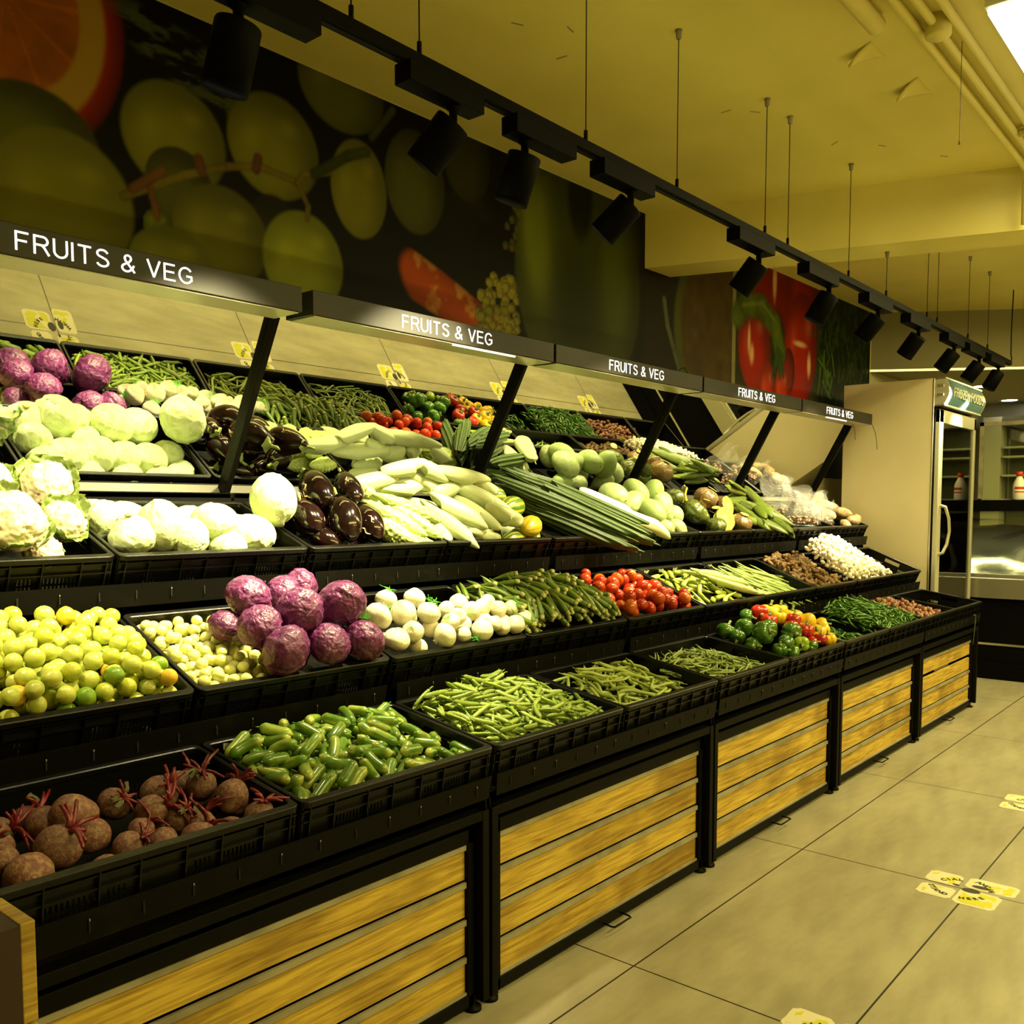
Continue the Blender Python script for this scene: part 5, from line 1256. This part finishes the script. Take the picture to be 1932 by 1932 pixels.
for i, (a, b, r) in enumerate((((3.811, 0.2, 0.06), (4.116, 0.105, 0.03), .020), ((3.828, 0.161, 0.05), (4.088, 0.02, 0.02), .021), ((3.80, 0.25, 0.04), (4.08, 0.20, 0.03), .020), ((3.92, 0.12, 0.03), (4.16, 0.03, 0.0), .021))):
    a, b = P(2, *a), P(2, *b); L = (b - a).length
    put('long_aubergine', brin[i % 2], axis_matrix(a, b, i) @ Matrix.Diagonal((L, r, r, 1)), ['long pale green aubergine lying uppermost over the chillies', 'long pale green aubergine, second one down over the chillies', 'long pale green aubergine at the back of the chilli crate', 'long pale green aubergine nearest the front rim of the chilli crate'][i], 'aubergine', 'long pale aubergines', [('calyx', bstalk, Matrix.Diagonal((1, 2.2, 2.2, 1)))])
a, b = P(2, 4.13, .03, .01), P(2, 4.16, .05, .012); put('small_aubergine', egg_me[0], axis_matrix(a, b) @ Matrix.Diagonal((.045, .017, .017, 1)), 'single tiny dark aubergine at the corner of the chilli crate', 'aubergine', None, [('calyx', cal_me, None)])
h = Heap(2, XB(6) - .02, XB(7) + .10, lambda u, v: -.035 + .075 * v * (1 - .4 * u), .05, 16, d0=-.02)
h.fill(64, .40, .0052, longs, 'long_bean', 'long thin pale green bean in the bundle before the ginger', 'bean', 'long beans on the middle tier', yaw=(2.45, .16), maxover=.05, tries=8, roll=False)
h = Heap(2, XB(7) + .0, XB(8) + .06, lambda u, v: -.04 + .105 * math.sin(PI * min(1, u * .8 + .2)) ** .6 * (.35 + .65 * v), .055, 17)
h.fill(75, .10, .0125, gings, 'ginger_root', 'knobbly brown ginger root between the long beans and garlic', 'ginger', 'ginger roots on the middle tier', maxover=.035, tries=12)
h = Heap(2, XB(8) - .02, XB(9) + .12, lambda u, v: -.04 + .15 * math.sin(PI * min(1, .25 + .75 * u)) ** .7 * (.35 + .65 * v), .045, 18, d1=.37)
h.fill(300, .024, .0125, garls, 'garlic_clove', 'white peeled garlic clove in the bright heap near the freezer', 'garlic', 'garlic cloves on the middle tier', maxover=.035, tries=7, stuff=650)
put('ginger_root', gings[0], frame(2, XB(9) + .38, .25, -.085) @ Matrix.Rotation(.5, 4, 'Z'), 'lone brown ginger root in the otherwise empty crate by the freezer', 'ginger')
put('ginger_root', gings[1], frame(2, XB(9) + .42, .08, -.105) @ Matrix.Rotation(2.0, 4, 'Z'), 'second brown ginger root, nearer the front rim of the empty crate', 'ginger')
print('T2', _t.time() - _T0)
# ---- bottom tier
BT = [(0.735, 0.30, -0.04, 0.033), (0.74, 0.243, -0.025, 0.036), (0.665, 0.265, -0.03, 0.031), (0.773, 0.203, 0.0, 0.042), (0.859, 0.216, 0.0, 0.030), (0.785, 0.145, -0.02, 0.035), (0.712, 0.119, -0.01, 0.042), (0.645, 0.207, -0.03, 0.028), (0.622, 0.14, -0.02, 0.032), (0.640, 0.065, -0.02, 0.041), (0.827, 0.081, -0.03, 0.031), (0.773, 0.06, -0.05, 0.029), (0.708, 0.04, -0.05, 0.020), (0.963, 0.223, -0.01, 0.039), (0.912, 0.16, -0.01, 0.032), (0.876, 0.13, -0.03, 0.026), (0.957, 0.136, -0.03, 0.030), (0.90, 0.09, -0.045, 0.030), (0.96, 0.06, -0.045, 0.036), (1.03, 0.06, -0.05, 0.032), (1.042, 0.194, 0.0, 0.032), (1.069, 0.119, 0.0, 0.034), (1.095, 0.055, -0.03, 0.033), (1.115, 0.17, -0.045, 0.026), (1.03, 0.26, -0.02, 0.031), (0.80, 0.27, -0.05, 0.034), (0.99, 0.10, -0.04, 0.030), (0.90, 0.28, -0.04, 0.031), (1.10, .28, -.06, .03), (.62, .33, -.05, .03)]
labs = rank_labels(BT, 'dusty beetroot, %s row of its crate, %s')
for i, ((x, d, n, r), lb) in enumerate(zip(BT, labs)):
    R_ = random.Random(i + 120); kd = []
    if i % 2 == 0 or i in (13, 15, 21, 23): kd.append(('stalk_stubs', bstems[i % 3], None))
    if i % 4 == 0 or i in (15, 20): kd.append(('leaf_scraps', bleafs[i % 2], None))
    rm = Matrix.Rotation(R_.uniform(-2.2, 2.2), 4, 'X') @ Matrix.Rotation(R_.uniform(-1, 1), 4, 'Y') @ Matrix.Rotation(R_.uniform(0, 6), 4, 'Z')
    if kd: rm = Matrix.Rotation(R_.uniform(-.8, 1.0), 4, 'X') @ Matrix.Rotation(R_.uniform(-.2, 1.0), 4, 'Y') @ Matrix.Rotation(R_.uniform(0, 6), 4, 'Z')
    put('beetroot', beet_me[i % 3], frame(1, x, d, n - .005) @ rm @ Matrix.Scale(r, 4), lb, 'beetroot', 'beetroots in the nearest bottom crate', kd)
h = Heap(1, *cx(1), lambda u, v: -.05 + .075 * math.sin(PI * min(1, u * .8 + .18)) ** .6 * (.55 + .45 * v), .06, 21)
for x, d, n, r in BT: h.ball(x - .9 + 9, d, n, r)
h.fill(190, .082, .0128, gherkins, 'gherkin', 'small glossy green gherkin in the bottom tier crate beside the beetroots', 'gherkin', 'gherkins on the bottom tier', maxover=.02, tries=14)
h = Heap(1, *cx(2), lambda u, v: -.055 + .085 * math.sin(PI * min(1, u * .75 + .2)) ** .7 * (.5 + .5 * v), .05, 22)
h.fill(270, .086, .0066, peas, 'pea_pod', 'green pea pod in the third crate of the bottom tier', 'pea pod', 'pea pods on the bottom tier', yaw=(2.6, .8), maxover=.022, tries=12, stuff=150)
h = Heap(1, *cx(3), lambda u, v: -.05 + .07 * math.sin(PI * min(1, u * .85 + .1)) ** .7 * (.5 + .5 * v), .045, 23)
h.fill(110, .155, .0058, flats, 'flat_bean', 'pale green flat bean in the fourth crate of the bottom tier', 'bean', 'flat beans on the bottom tier', maxover=.032, tries=10)
h = Heap(1, *cx(4), lambda u, v: -.05 + .055 * math.sin(PI * min(1, u * .85 + .1)) ** .7, .042, 24)
h.fill(170, .125, .0044, thins, 'green_bean', 'thin green bean in the bottom tier crate before the peppers', 'bean', 'thin green beans on the bottom tier', maxover=.022, tries=9)
PG = [(3.879, 0.349, 0.065, 0.036), (3.673, 0.336, 0.02, 0.042), (3.73, 0.28, 0.05, 0.039), (3.668, 0.167, 0.06, 0.045), (3.634, 0.185, 0.0, 0.036), (3.914, 0.142, 0.04, 0.045), (3.777, 0.1, 0.02, 0.034), (3.687, 0.085, 0.0, 0.032), (3.642, 0.264, 0.02, 0.034), (3.871, 0.069, 0.01, 0.034), (3.824, 0.205, 0.05, 0.042), (3.96, 0.059, -0.01, 0.030), (3.748, 0.05, -0.01, 0.030), (3.76, .19, .03, .04)]
PR = [(3.989, 0.338, 0.075, 0.042), (3.937, 0.263, 0.06, 0.039), (4.105, 0.217, 0.06, 0.037), (4.008, 0.112, 0.045, 0.036), (4.049, 0.056, 0.015, 0.031), (4.021, 0.188, 0.045, 0.033), (3.991, 0.07, 0.0, 0.030)]
PY = [(4.121, 0.345, 0.065, 0.046), (4.083, 0.277, 0.06, 0.035), (4.20, 0.329, 0.07, 0.039), (4.173, 0.254, 0.06, 0.041), (4.229, 0.202, 0.05, 0.042), (4.30, 0.156, 0.03, 0.036), (4.163, 0.119, 0.02, 0.035), (4.166, 0.061, 0.0, 0.034), (4.235, 0.122, 0.02, 0.034), (4.255, 0.27, 0.05, 0.036), (4.12, .17, .02, .034)]
for c, Ls in (('green', PG), ('red', PR), ('yellow', PY)):
    labs = rank_labels(Ls, 'glossy ' + c + ' bell pepper, %s row of those, %s', 3 if c == 'green' else 2)
    for i, ((x, d, n, r), lb) in enumerate(zip(Ls, labs)):
        R_ = random.Random(i * 3 + len(c)); c2 = 'lime' if (c == 'green' and i == 9) else c
        if c2 == 'lime': lb = 'light green bell pepper in front of the darker green ones'
        put('bell_pepper', peps[(c2, i % 2)], frame(1, x, d, n) @ rot_rand(R_) @ Matrix.Scale(r * 1.06, 4), lb, 'bell pepper', c + ' bell peppers on the bottom tier', [('stem', pstem, None)])
h = Heap(1, *cx(6), lambda u, v: -.045 + .03 * math.sin(PI * u), .03, 26); h.fill(80, .085, .0055, chd, 'green_chilli', 'slim green chilli in the low layer right of the bell peppers', 'chilli', 'slim chillies beside the bell peppers', maxover=.02, tries=8)
h = Heap(1, XB(7) - .04, XB(8) + .0, lambda u, v: -.03 + .085 * math.sin(PI * min(1, max(0, u * .9 + .08))) ** .6 * (.5 + .5 * v), .04, 27, d0=.02)
h.fill(215, .082, .0060, chd, 'green_chilli', 'dark green chilli in the big heap left of the shallots', 'chilli', 'chillies heaped left of the shallots', maxover=.03, tries=7, stuff=260)
h = Heap(1, XB(8) + .0, XB(9) + .16, lambda u, v: -.05 + .09 * math.sin(PI * min(1, .3 + .7 * u)) ** .8 * (.45 + .55 * v), .045, 28)
h.fill(190, .032, .0150, shals, 'shallot', 'small reddish shallot heaped in the last unit of the bottom tier', 'shallot', 'shallots on the bottom tier', maxover=.03, tries=12)
print('T1', _t.time() - _T0)
# ---- top tier
CF = [(0.928, 0.097, 0.055, 0.078), (1.082, 0.28, 0.085, 0.066), (1.073, 0.143, 0.035, 0.056), (0.994, 0.056, -.01, 0.045), (0.946, 0.29, 0.09, 0.052), (.80, .12, .03, .07), (.72, .27, .04, .07), (.86, .25, .03, .065)]
labs = ['large cauliflower head cut by the left edge of the picture', 'cauliflower head standing highest, by the leaves at the back', 'cauliflower head at the right, partly wrapped in big leaves', 'small cauliflower tucked low at the front rim', 'cauliflower head at the back left, under the mirror', 'cauliflower beyond the left edge, second from the crate end', 'cauliflower beyond the left edge, at the crate end', 'cauliflower underneath the highest one']
for i, ((x, d, n, r), lb) in enumerate(zip(CF, labs)):
    R_ = random.Random(i + 9); kd = []
    for q in range(6 if i in (1, 2, 3) else 5):
        kd.append(('outer_leaf', leaves[q % 3], Matrix.Rotation(q * 1.05 + i + (.4 if i == 2 else 0), 4, 'Z') @ Matrix.Translation((0, .90, -.28)) @ Matrix.Rotation(-.15 + .3 * R_.random(), 4, 'X') @ Matrix.Scale(1.05 + .5 * R_.random() + (.35 if i in (2, 1) else 0), 4)))
    put('cauliflower', caul[i % 2], frame(3, x, d, n) @ Matrix.Rotation(.6 + .3 * R_.random(), 4, 'X') @ Matrix.Rotation(R_.uniform(-.4, .3), 4, 'Y') @ Matrix.Scale(r, 4), lb, 'cauliflower', 'cauliflowers on the top tier', kd)
CB_ = [(1.247, 0.105, 0.01, 0.060), (1.225, 0.217, 0.01, 0.052), (1.325, 0.119, 0.03, 0.069), (1.506, 0.129, 0.03, 0.066), (1.614, 0.094, 0.005, 0.065), (1.727, 0.172, 0.09, 0.078), (1.403, 0.09, 0.0, 0.058), (1.519, 0.065, -0.02, 0.052), (1.414, 0.253, -0.02, 0.062), (1.503, 0.256, -0.03, 0.062), (1.313, 0.27, -0.02, 0.062), (1.60, .24, -.04, .06), (1.40, .18, -.02, .055), (1.24, .31, -.03, .06), (1.37, .33, -.06, .055), (1.49, .33, -.06, .055), (1.61, .33, -.06, .055), (1.70, .29, -.06, .050), (1.69, .20, -.04, .055)]
labs = rank_labels(CB_, 'round pale cabbage, %s row of the pile, %s')
labs[5] = 'single white cabbage perched on the crate corner beside the aubergines'
for i, ((x, d, n, r), lb) in enumerate(zip(CB_, labs)):
    put('white_cabbage', whc[i % 3], frame(3, x, d, n) @ rot_rand(random.Random(i + 60)) @ Matrix.Scale(r, 4), lb, 'cabbage', 'white cabbages on the top tier', [('stump', stump, None)])
def sticks(t, L, fnc, rowfmt, cat, group, rows=2):
    labs = rank_labels([((a[0] + a[3]) / 2, (a[1] + a[4]) / 2, 0) for a in L], rowfmt, rows)
    for i, (a, lb) in enumerate(zip(L, labs)):
        p, q = P(t, *a[:3]), P(t, *a[3:6]); fnc(i, p, q, a[6], lb)
EG = [(1.961, 0.325, 0.11, 1.928, 0.192, 0.08, 0.060), (2.115, 0.325, 0.11, 2.084, 0.22, 0.07, 0.052), (1.843, 0.183, 0.06, 1.86, 0.113, 0.02, 0.050), (1.962, 0.143, 0.09, 1.944, 0.04, 0.03, 0.058), (2.076, 0.156, 0.06, 2.066, 0.058, 0.02, 0.050), (1.868, 0.115, 0.0, 1.89, 0.05, -0.02, 0.043), (1.979, 0.2, 0.02, 1.958, 0.134, 0.01, 0.042), (2.046, 0.304, 0.02, 2.107, 0.259, 0.02, 0.050), (1.88, .30, .03, 1.86, .2, .02, .05), (1.86, .28, -.04, 1.95, .30, -.04, .05), (2.02, .26, -.05, 2.10, .24, -.05, .05), (1.99, .10, -.06, 2.08, .12, -.06, .048)]
def f_egg(i, p, q, r, lb):
    d = (q - p).normalized(); L = (q - p).length + .062; r *= 1.2; c = (p + q) / 2
    put('aubergine', egg_me[i % 2], axis_matrix(c - d * L / 2, c + d * L / 2, i * 1.3) @ Matrix.Diagonal((L, r * .86, r * .86, 1)), lb, 'aubergine', 'round dark aubergines on the top tier', [('calyx', cal_me, None)] + ([('skin_scar', scar_me[i % 3], None)] if i in (0, 1, 2, 4, 7) else []))
sticks(3, EG, f_egg, 'shiny dark aubergine, %s row beside the cabbages, %s', 'aubergine', '')
BI = [(2.175, 0.233, 0.09, 2.45, 0.128, 0.03, 0.028), (2.123, 0.222, 0.07, 2.292, 0.032, 0.01, 0.031), (2.09, 0.157, 0.04, 2.228, 0.003, 0.0, 0.031), (2.235, 0.197, 0.06, 2.376, 0.034, -0.005, 0.03), (2.12, 0.1, 0.01, 2.22, 0.028, -0.02, 0.027), (2.17, 0.076, 0.0, 2.365, 0.031, -0.03, 0.025), (2.18, .30, .05, 2.33, .2, .03, .03), (2.15, .32, .10, 2.20, .22, .07, .028), (2.20, .32, .02, 2.34, .30, .02, .03), (2.15, .26, -.03, 2.33, .24, -.03, .032), (2.2, .18, -.04, 2.34, .10, -.05, .03)]
sticks(3, BI, lambda i, p, q, r, lb: put('bitter_gourd', bitters[i % 2], axis_matrix(p, q, i) @ Matrix.Diagonal(((q - p).length, r, r, 1)), lb, 'bitter gourd', 'bitter gourds on the top tier'), 'warty pale bitter gourd, %s row right of the aubergines, %s', '', '')
PA = [(2.149, 0.317, 0.09, 2.327, 0.316, 0.125, 0.036), (2.292, 0.312, 0.14, 2.442, 0.29, 0.19, 0.035), (2.316, 0.301, 0.07, 2.527, 0.321, 0.1, 0.037), (2.444, 0.301, 0.18, 2.583, 0.300, 0.135, 0.036), (2.539, 0.290, 0.16, 2.817, 0.295, 0.135, 0.035), (2.443, 0.304, 0.12, 2.579, 0.306, 0.08, 0.034), (2.534, 0.30, 0.07, 2.661, 0.304, 0.095, 0.044), (2.67, 0.311, 0.095, 2.851, 0.176, 0.05, 0.042), (2.81, 0.303, 0.11, 2.972, 0.30, 0.05, 0.035), (2.485, 0.216, 0.07, 2.61, 0.076, 0.03, 0.042), (2.673, 0.286, 0.04, 2.693, 0.081, 0.02, 0.04), (2.731, 0.142, 0.06, 2.856, 0.078, 0.03, 0.042), (2.471, 0.243, 0.03, 2.503, 0.001, -0.01, 0.038), (2.558, 0.068, 0.0, 2.687, 0.074, -0.005, 0.026), (2.622, 0.043, -0.01, 2.70, 0.029, -0.02, 0.03), (2.425, 0.30, 0.02, 2.60, 0.255, 0.0, 0.04), (2.695, 0.30, 0.03, 2.958, 0.285, 0.0, 0.04), (2.60, .2, .0, 2.72, .1, -.02, .04), (2.45, .2, -.01, 2.42, .04, -.03, .038), (2.40, .33, .0, 2.58, .32, -.02, .04), (2.62, .33, -.01, 2.80, .31, -.03, .04), (2.80, .2, -.02, 2.94, .12, -.05, .04), (2.82, .32, .03, 2.93, .26, .0, .04)]
sticks(3, PA, lambda i, p, q, r, lb: put('pale_gourd', palg[i % 3], axis_matrix(p - (q - p) * .06, q + (q - p) * .12, i * 2) @ Matrix.Diagonal(((q - p).length * 1.18, r, r, 1)), lb, 'gourd', 'pale tapered gourds on the top tier'), 'pale tapered gourd, %s row of the heap, %s', '', '', 3)
ME = [(2.87, 0.21, 0.04, 3.05, 0.26, 0.04, 0.048), (2.84, 0.044, 0.015, 2.99, 0.11, 0.02, 0.045), (2.93, 0.03, -0.03, 2.96, 0.15, -0.01, 0.036), (2.728, 0.046, -0.03, 2.882, 0.063, -0.03, 0.036), (2.86, .30, .06, 2.97, .30, .06, .045)]
ml = ['dark green striped melon behind the yellow one', 'yellow striped melon at the front of the top tier', 'small striped melon at the crate corner right of the yellow one', 'greenish striped melon under the tip of the gourds, left of the yellow one', 'green striped melon leaning against the mirror at the back']
for i, a in enumerate(ME):
    p, q = P(3, *a[:3]), P(3, *a[3:6]); put('striped_melon', melons[1 if i == 1 else 0], axis_matrix(p, q, i) @ Matrix.Diagonal(((q - p).length * 1.05, a[6], a[6], 1)), ml[i], 'melon', 'striped melons on the top tier')
RG = [(3.02, 0.30, 0.15, 3.50, -0.024, 0.035, 0.027), (2.98, 0.30, 0.115, 3.413, -0.100, 0.022, 0.028), (2.99, 0.31, 0.08, 3.379, -0.058, 0.01, 0.028), (3.016, 0.30, 0.04, 3.30, -0.110, -0.01, 0.028), (3.057, 0.31, 0.06, 3.355, 0.035, -.02, 0.028), (3.14, 0.247, 0.0, 3.384, 0.03, -0.05, 0.028), (3.07, 0.295, 0.16, 3.57, 0.028, 0.05, 0.027), (3.134, 0.298, 0.0, 3.356, 0.086, -.03, 0.028), (3.12, .31, .10, 3.50, .08, .02, .027), (3.05, .33, .02, 3.42, .28, .0, .028), (3.10, .27, -.03, 3.46, .20, -.04, .028), (3.2, .33, .07, 3.52, .22, .04, .027)]
sticks(3, RG, lambda i, p, q, r, lb: put('ridge_gourd', ridges[i % 2], axis_matrix(p, q, (PI / 2 if i % 2 else -PI / 2) + .5 * math.sin(i * 3)) @ Matrix.Diagonal(((q - p).length * .97, r * 1.18, r * 1.18, 1)), lb, 'ridge gourd', 'dark ridge gourds on the top tier'), 'long dark ribbed ridge gourd, %s row, %s', '', '')
BO = [(3.523, 0.306, 0.09, 3.664, 0.073, 0.06, 0.036), (3.651, 0.207, 0.045, 3.815, -0.045, 0.025, 0.038), (3.54, 0.29, 0.03, 3.605, 0.02, -0.01, 0.036)]
bl = ['long pale bottle gourd lying above the ridge gourds', 'long pale bottle gourd with its end poking over the front rim', 'pale bottle gourd mostly hidden beneath the ridge gourds']
for i, a in enumerate(BO):
    p, q = P(3, *a[:3]), P(3, *a[3:6]); put('bottle_gourd', botts[0], axis_matrix(p, q, i) @ Matrix.Diagonal(((q - p).length, a[6], a[6], 1)), bl[i], 'gourd', 'bottle gourds on the top tier', [('stalk', bstalk, None)])
AS = [(3.791, 0.30, 0.08, 0.071), (3.9, 0.251, 0.06, 0.066), (4.137, 0.30, 0.09, 0.069), (3.939, 0.153, 0.05, 0.071), (4.109, 0.197, 0.05, 0.069), (4.215, 0.18, 0.02, 0.061), (3.95, 0.077, -0.01, 0.058), (4.097, 0.071, -0.02, 0.062), (3.991, 0.306, 0.10, 0.065), (4.23, 0.30, 0.055, 0.066), (4.03, .24, .0, .06), (3.80, .33, -.01, .06), (3.90, .34, -.02, .062), (4.16, .33, -.01, .062)]
labs = rank_labels(AS, 'round frosted green ash gourd, %s row of the pile, %s', 2)
for i, ((x, d, n, r), lb) in enumerate(zip(AS, labs)):
    put('ash_gourd', ashs[i % 3], frame(3, x, d, n) @ Matrix.Rotation(1.2, 4, 'X') @ rot_rand(random.Random(i + 31)) @ Matrix.Scale(r * .88, 4), lb, 'ash gourd', 'ash gourds on the top tier')
PU = [('dark', 4.38, 0.300, 0.075, 0.055, 'small dark wrapped pumpkin against the ash gourds'), ('wedge', 4.537, 0.30, 0.10, 0.065, 'bright yellow pumpkin wedge standing up at the back'), ('brown', 4.733, 0.30, 0.07, 0.074, 'brown cling-wrapped pumpkin half at the back'), ('dark', 4.40, 0.166, 0.045, 0.070, 'large dark green wrapped pumpkin at the front left'), ('dark', 4.50, 0.07, 0.0, 0.054, 'dark green pumpkin chunk below the wedge'), ('cut', 4.66, 0.113, 0.02, 0.066, 'green pumpkin half showing its yellow cut face'), ('browncut', 4.77, 0.186, 0.07, 0.055, 'brown pumpkin shard with pointed edge beside the plantains'), ('brown', 4.80, 0.080, 0.01, 0.062, 'brown wrapped pumpkin piece at the front right'), ('dark', 4.55, 0.20, 0.0, 0.05, 'dark pumpkin piece buried in the middle'), ('cut', 4.62, 0.271, 0.0, 0.06, 'cut pumpkin piece buried at the back')]
for i, (kind, x, d, n, r, lb) in enumerate(PU):
    me = wedge_me if kind == 'wedge' else pumps[kind]; R_ = random.Random(i + 3)
    rm = Matrix.Rotation(.9 if 'cut' in kind else R_.uniform(-.6, .6), 4, 'X') @ Matrix.Rotation(R_.uniform(-.5, .5), 4, 'Y') @ Matrix.Rotation(R_.uniform(0, 6) if kind != 'wedge' else 2.4, 4, 'Z')
    put('pumpkin_piece' if kind != 'wedge' else 'pumpkin_wedge', me, frame(3, x, d, n) @ rm @ Matrix.Scale(r, 4), lb, 'pumpkin', 'pumpkin pieces on the top tier')
PLN = [(5.065, 0.295, 0.145, 5.209, 0.303, 0.11, 0.022), (5.045, 0.295, 0.11, 5.237, 0.30, 0.085, 0.022), (5.216, 0.301, 0.1, 5.139, 0.165, 0.07, 0.023), (4.99, 0.277, 0.05, 5.141, 0.300, 0.08, 0.022), (4.93, 0.236, 0.05, 5.117, 0.263, 0.06, 0.018), (5.205, 0.271, 0.06, 5.067, 0.141, 0.05, 0.023), (5.272, 0.273, 0.05, 5.30, 0.121, 0.03, 0.023), (5.1, 0.204, 0.04, 5.154, 0.06, 0.03, 0.022), (5.189, 0.186, 0.04, 5.131, 0.032, 0.02, 0.022), (5.336, 0.201, 0.03, 5.195, 0.033, 0.01, 0.023), (4.93, 0.082, 0.0, 5.079, 0.013, -.01, 0.021), (5.04, 0.152, 0.01, 5.06, 0.023, 0.0, 0.022), (5.352, 0.263, 0.02, 5.258, 0.087, 0.01, 0.023), (5.0, .24, .02, 4.98, .1, .0, .022), (5.3, .15, .0, 5.22, .02, -.02, .022), (5.12, .28, .03, 5.3, .26, .03, .022)]
pl_me = plans
PLM = {}
def f_pl(i, p, q, r, lb):
    L = (q - p).length * .8 + .035
    if not PLM: PLM[0] = plans.mesh('plantain', m_plan)
    c = (p + q) / 2; d = (q - p).normalized(); put('plantain', PLM[0], axis_matrix(c - d * L / 2, c + d * L / 2, .6 + .5 * math.sin(i * 2)) @ Matrix.Diagonal((L, r * .70, r * .70, 1)) , lb, 'plantain', 'green plantains on the top tier')
plans.v = [(x, y * 1.0, z) for x, y, z in plans.v]
# bend is kept in proportion: length axis carries the arc
plans = MB(); _n = 15
plans.tube([((t - .5), 2.7 * (1 - (2 * t - 1) ** 2), 0) for t in [q / (_n - 1) for q in range(_n)]], [.5 if (t < .1) else (.5 + .5 * min(1, (t - .1) * 6)) * (1 if t < .86 else max(.4, 1 - (t - .86) * 4.2)) for t in [q / (_n - 1) for q in range(_n)]], 10, sec=lambda t, ph: 1 + .08 * math.cos(5 * ph), attr=lambda t, ph: 1.0 if (t < .08 or t > .93) else 0.0)
sticks(3, PLN, f_pl, 'green plantain finger, %s row of the bunch, %s', '', '', 3)
for i, (x, d, n, r, lb) in enumerate(((6.40, 0.27, 0.05, 0.050, 'long knobbly yam at the back against the mirror'), (6.50, 0.16, 0.03, 0.053, 'rounded yam in the middle of the yam pile'), (6.48, 0.06, 0.01, 0.050, 'yam in front, left of the last one'), (6.57, 0.075, 0.02, 0.042, 'yam at the far right corner of the last crate'), (6.33, 0.05, -.01, 0.042, 'small yam in front beside the plastic bags'), (6.26, 0.16, 0.02, 0.045, 'yam behind the small plastic bag'), (6.55, .27, .03, .05, 'yam at the back right against the mirror'))):
    put('yam', yams[i % 2], frame(3, x, d, n) @ Matrix.Rotation(1.9 + i * .5, 4, 'Z') @ Matrix.Scale(r * .8, 4), lb, 'yam', 'yams on the top tier')
# clear plastic bags of dates
bagm = bpy.data.materials.new('clear_plastic_bag'); bagm.use_nodes = True
nt = bagm.node_tree; nt.nodes.clear(); N = nt.nodes; Lk = nt.links
o_ = N.new('ShaderNodeOutputMaterial'); t_ = N.new('ShaderNodeBsdfTransparent'); g_ = N.new('ShaderNodeBsdfGlossy'); d_ = N.new('ShaderNodeBsdfTranslucent'); d2 = N.new('ShaderNodeBsdfDiffuse')
m1, m2, m3 = N.new('ShaderNodeMixShader'), N.new('ShaderNodeMixShader'), N.new('ShaderNodeMixShader'); g_.inputs['Roughness'].default_value = .18; m1.inputs[0].default_value = .5; m2.inputs[0].default_value = .055; m3.inputs[0].default_value = .05
d_.inputs[0].default_value = (.4, .39, .35, 1); d2.inputs[0].default_value = (.5, .49, .44, 1)
bn = N.new('ShaderNodeBump'); nz = N.new('ShaderNodeTexNoise'); nz.inputs['Scale'].default_value = 26; bn.inputs['Strength'].default_value = .8; bn.inputs['Distance'].default_value = .01; Lk.new(nz.outputs[0], bn.inputs['Height']); Lk.new(bn.outputs[0], g_.inputs['Normal'])
Lk.new(d_.outputs[0], m1.inputs[1]); Lk.new(d2.outputs[0], m1.inputs[2]); Lk.new(t_.outputs[0], m2.inputs[1]); Lk.new(m1.outputs[0], m2.inputs[2]); Lk.new(m2.outputs[0], m3.inputs[1]); Lk.new(g_.outputs[0], m3.inputs[2]); Lk.new(m3.outputs[0], o_.inputs[0])
def bag(i, h, w_):
    r = random.Random(i); k = [r.uniform(-.02, .02) for _ in range(8)]
    mb = MB()
    def f(u, v):
        a = u * 2 * PI; th = .42 * (1 - v) ** .6 * math.sin(PI * min(1, .10 + v * 2.2)) if v < .4 else .42 * (1 - v) * .5 + .05
        th = max(.05, .40 * (1 - v) ** .7) * min(1, .3 + v * 4)
        ww = (.82 + .18 * v) * min(1, .6 + v * 3)
        return V3((math.cos(a) * w_ / 2 * ww + .012 * math.sin(v * 9 + a * 2 + i), math.sin(a) * w_ / 2 * th + .012 * v * math.sin(a * 3 + v * 7 + i), v * h + (.012 * math.sin(a * 2 + i) * v)))
    mb.grid(28, 16, f); mb.f.append(tuple(range(28))); mb.m.append(0); mb.sm.append(False); return mb.mesh('plastic_bag', bagm)
for i, (x, d, n, h_, w_, yaw, lb) in enumerate(((5.62, .10, -.03, .25, .20, -.7, 'tall clear plastic bag of dates, the nearest of the upright bags'), (5.80, .09, -.03, .22, .18, -.9, 'clear plastic bag of dates standing just behind the tallest bag'), (6.06, .09, -.04, .17, .19, -.6, 'shorter clear bag of dates beside the yams'), (6.16, .20, -.02, .18, .17, -.8, 'clear bag of dates at the back beside the mirror'), (5.66, .26, -.02, .25, .22, -.7, 'large clear bag of dates leaning against the mirror'))):
    o = put('plastic_bag', bag(i, h_, w_), Matrix.Translation(P(3, x, d, n)) @ Matrix.Rotation(yaw, 4, 'Z'), lb, 'plastic bag', 'clear bags of dates on the top tier')
    R_ = random.Random(i)
    for q in range(26):
        lv = q // 9; p = P(3, x, d, n) + Matrix.Rotation(yaw, 3, 'Z') @ V3((R_.uniform(-.34, .34) * w_, R_.uniform(-.11, .11) * w_, .016 + lv * .018 + R_.random() * .006))
        put('date', dates[0], Matrix.Translation(p) @ rot_rand(R_), 'wrinkled brown date inside one of the clear plastic bags', 'date', 'dates in the plastic bags')
print('T3', _t.time() - _T0, len(bpy.data.objects))
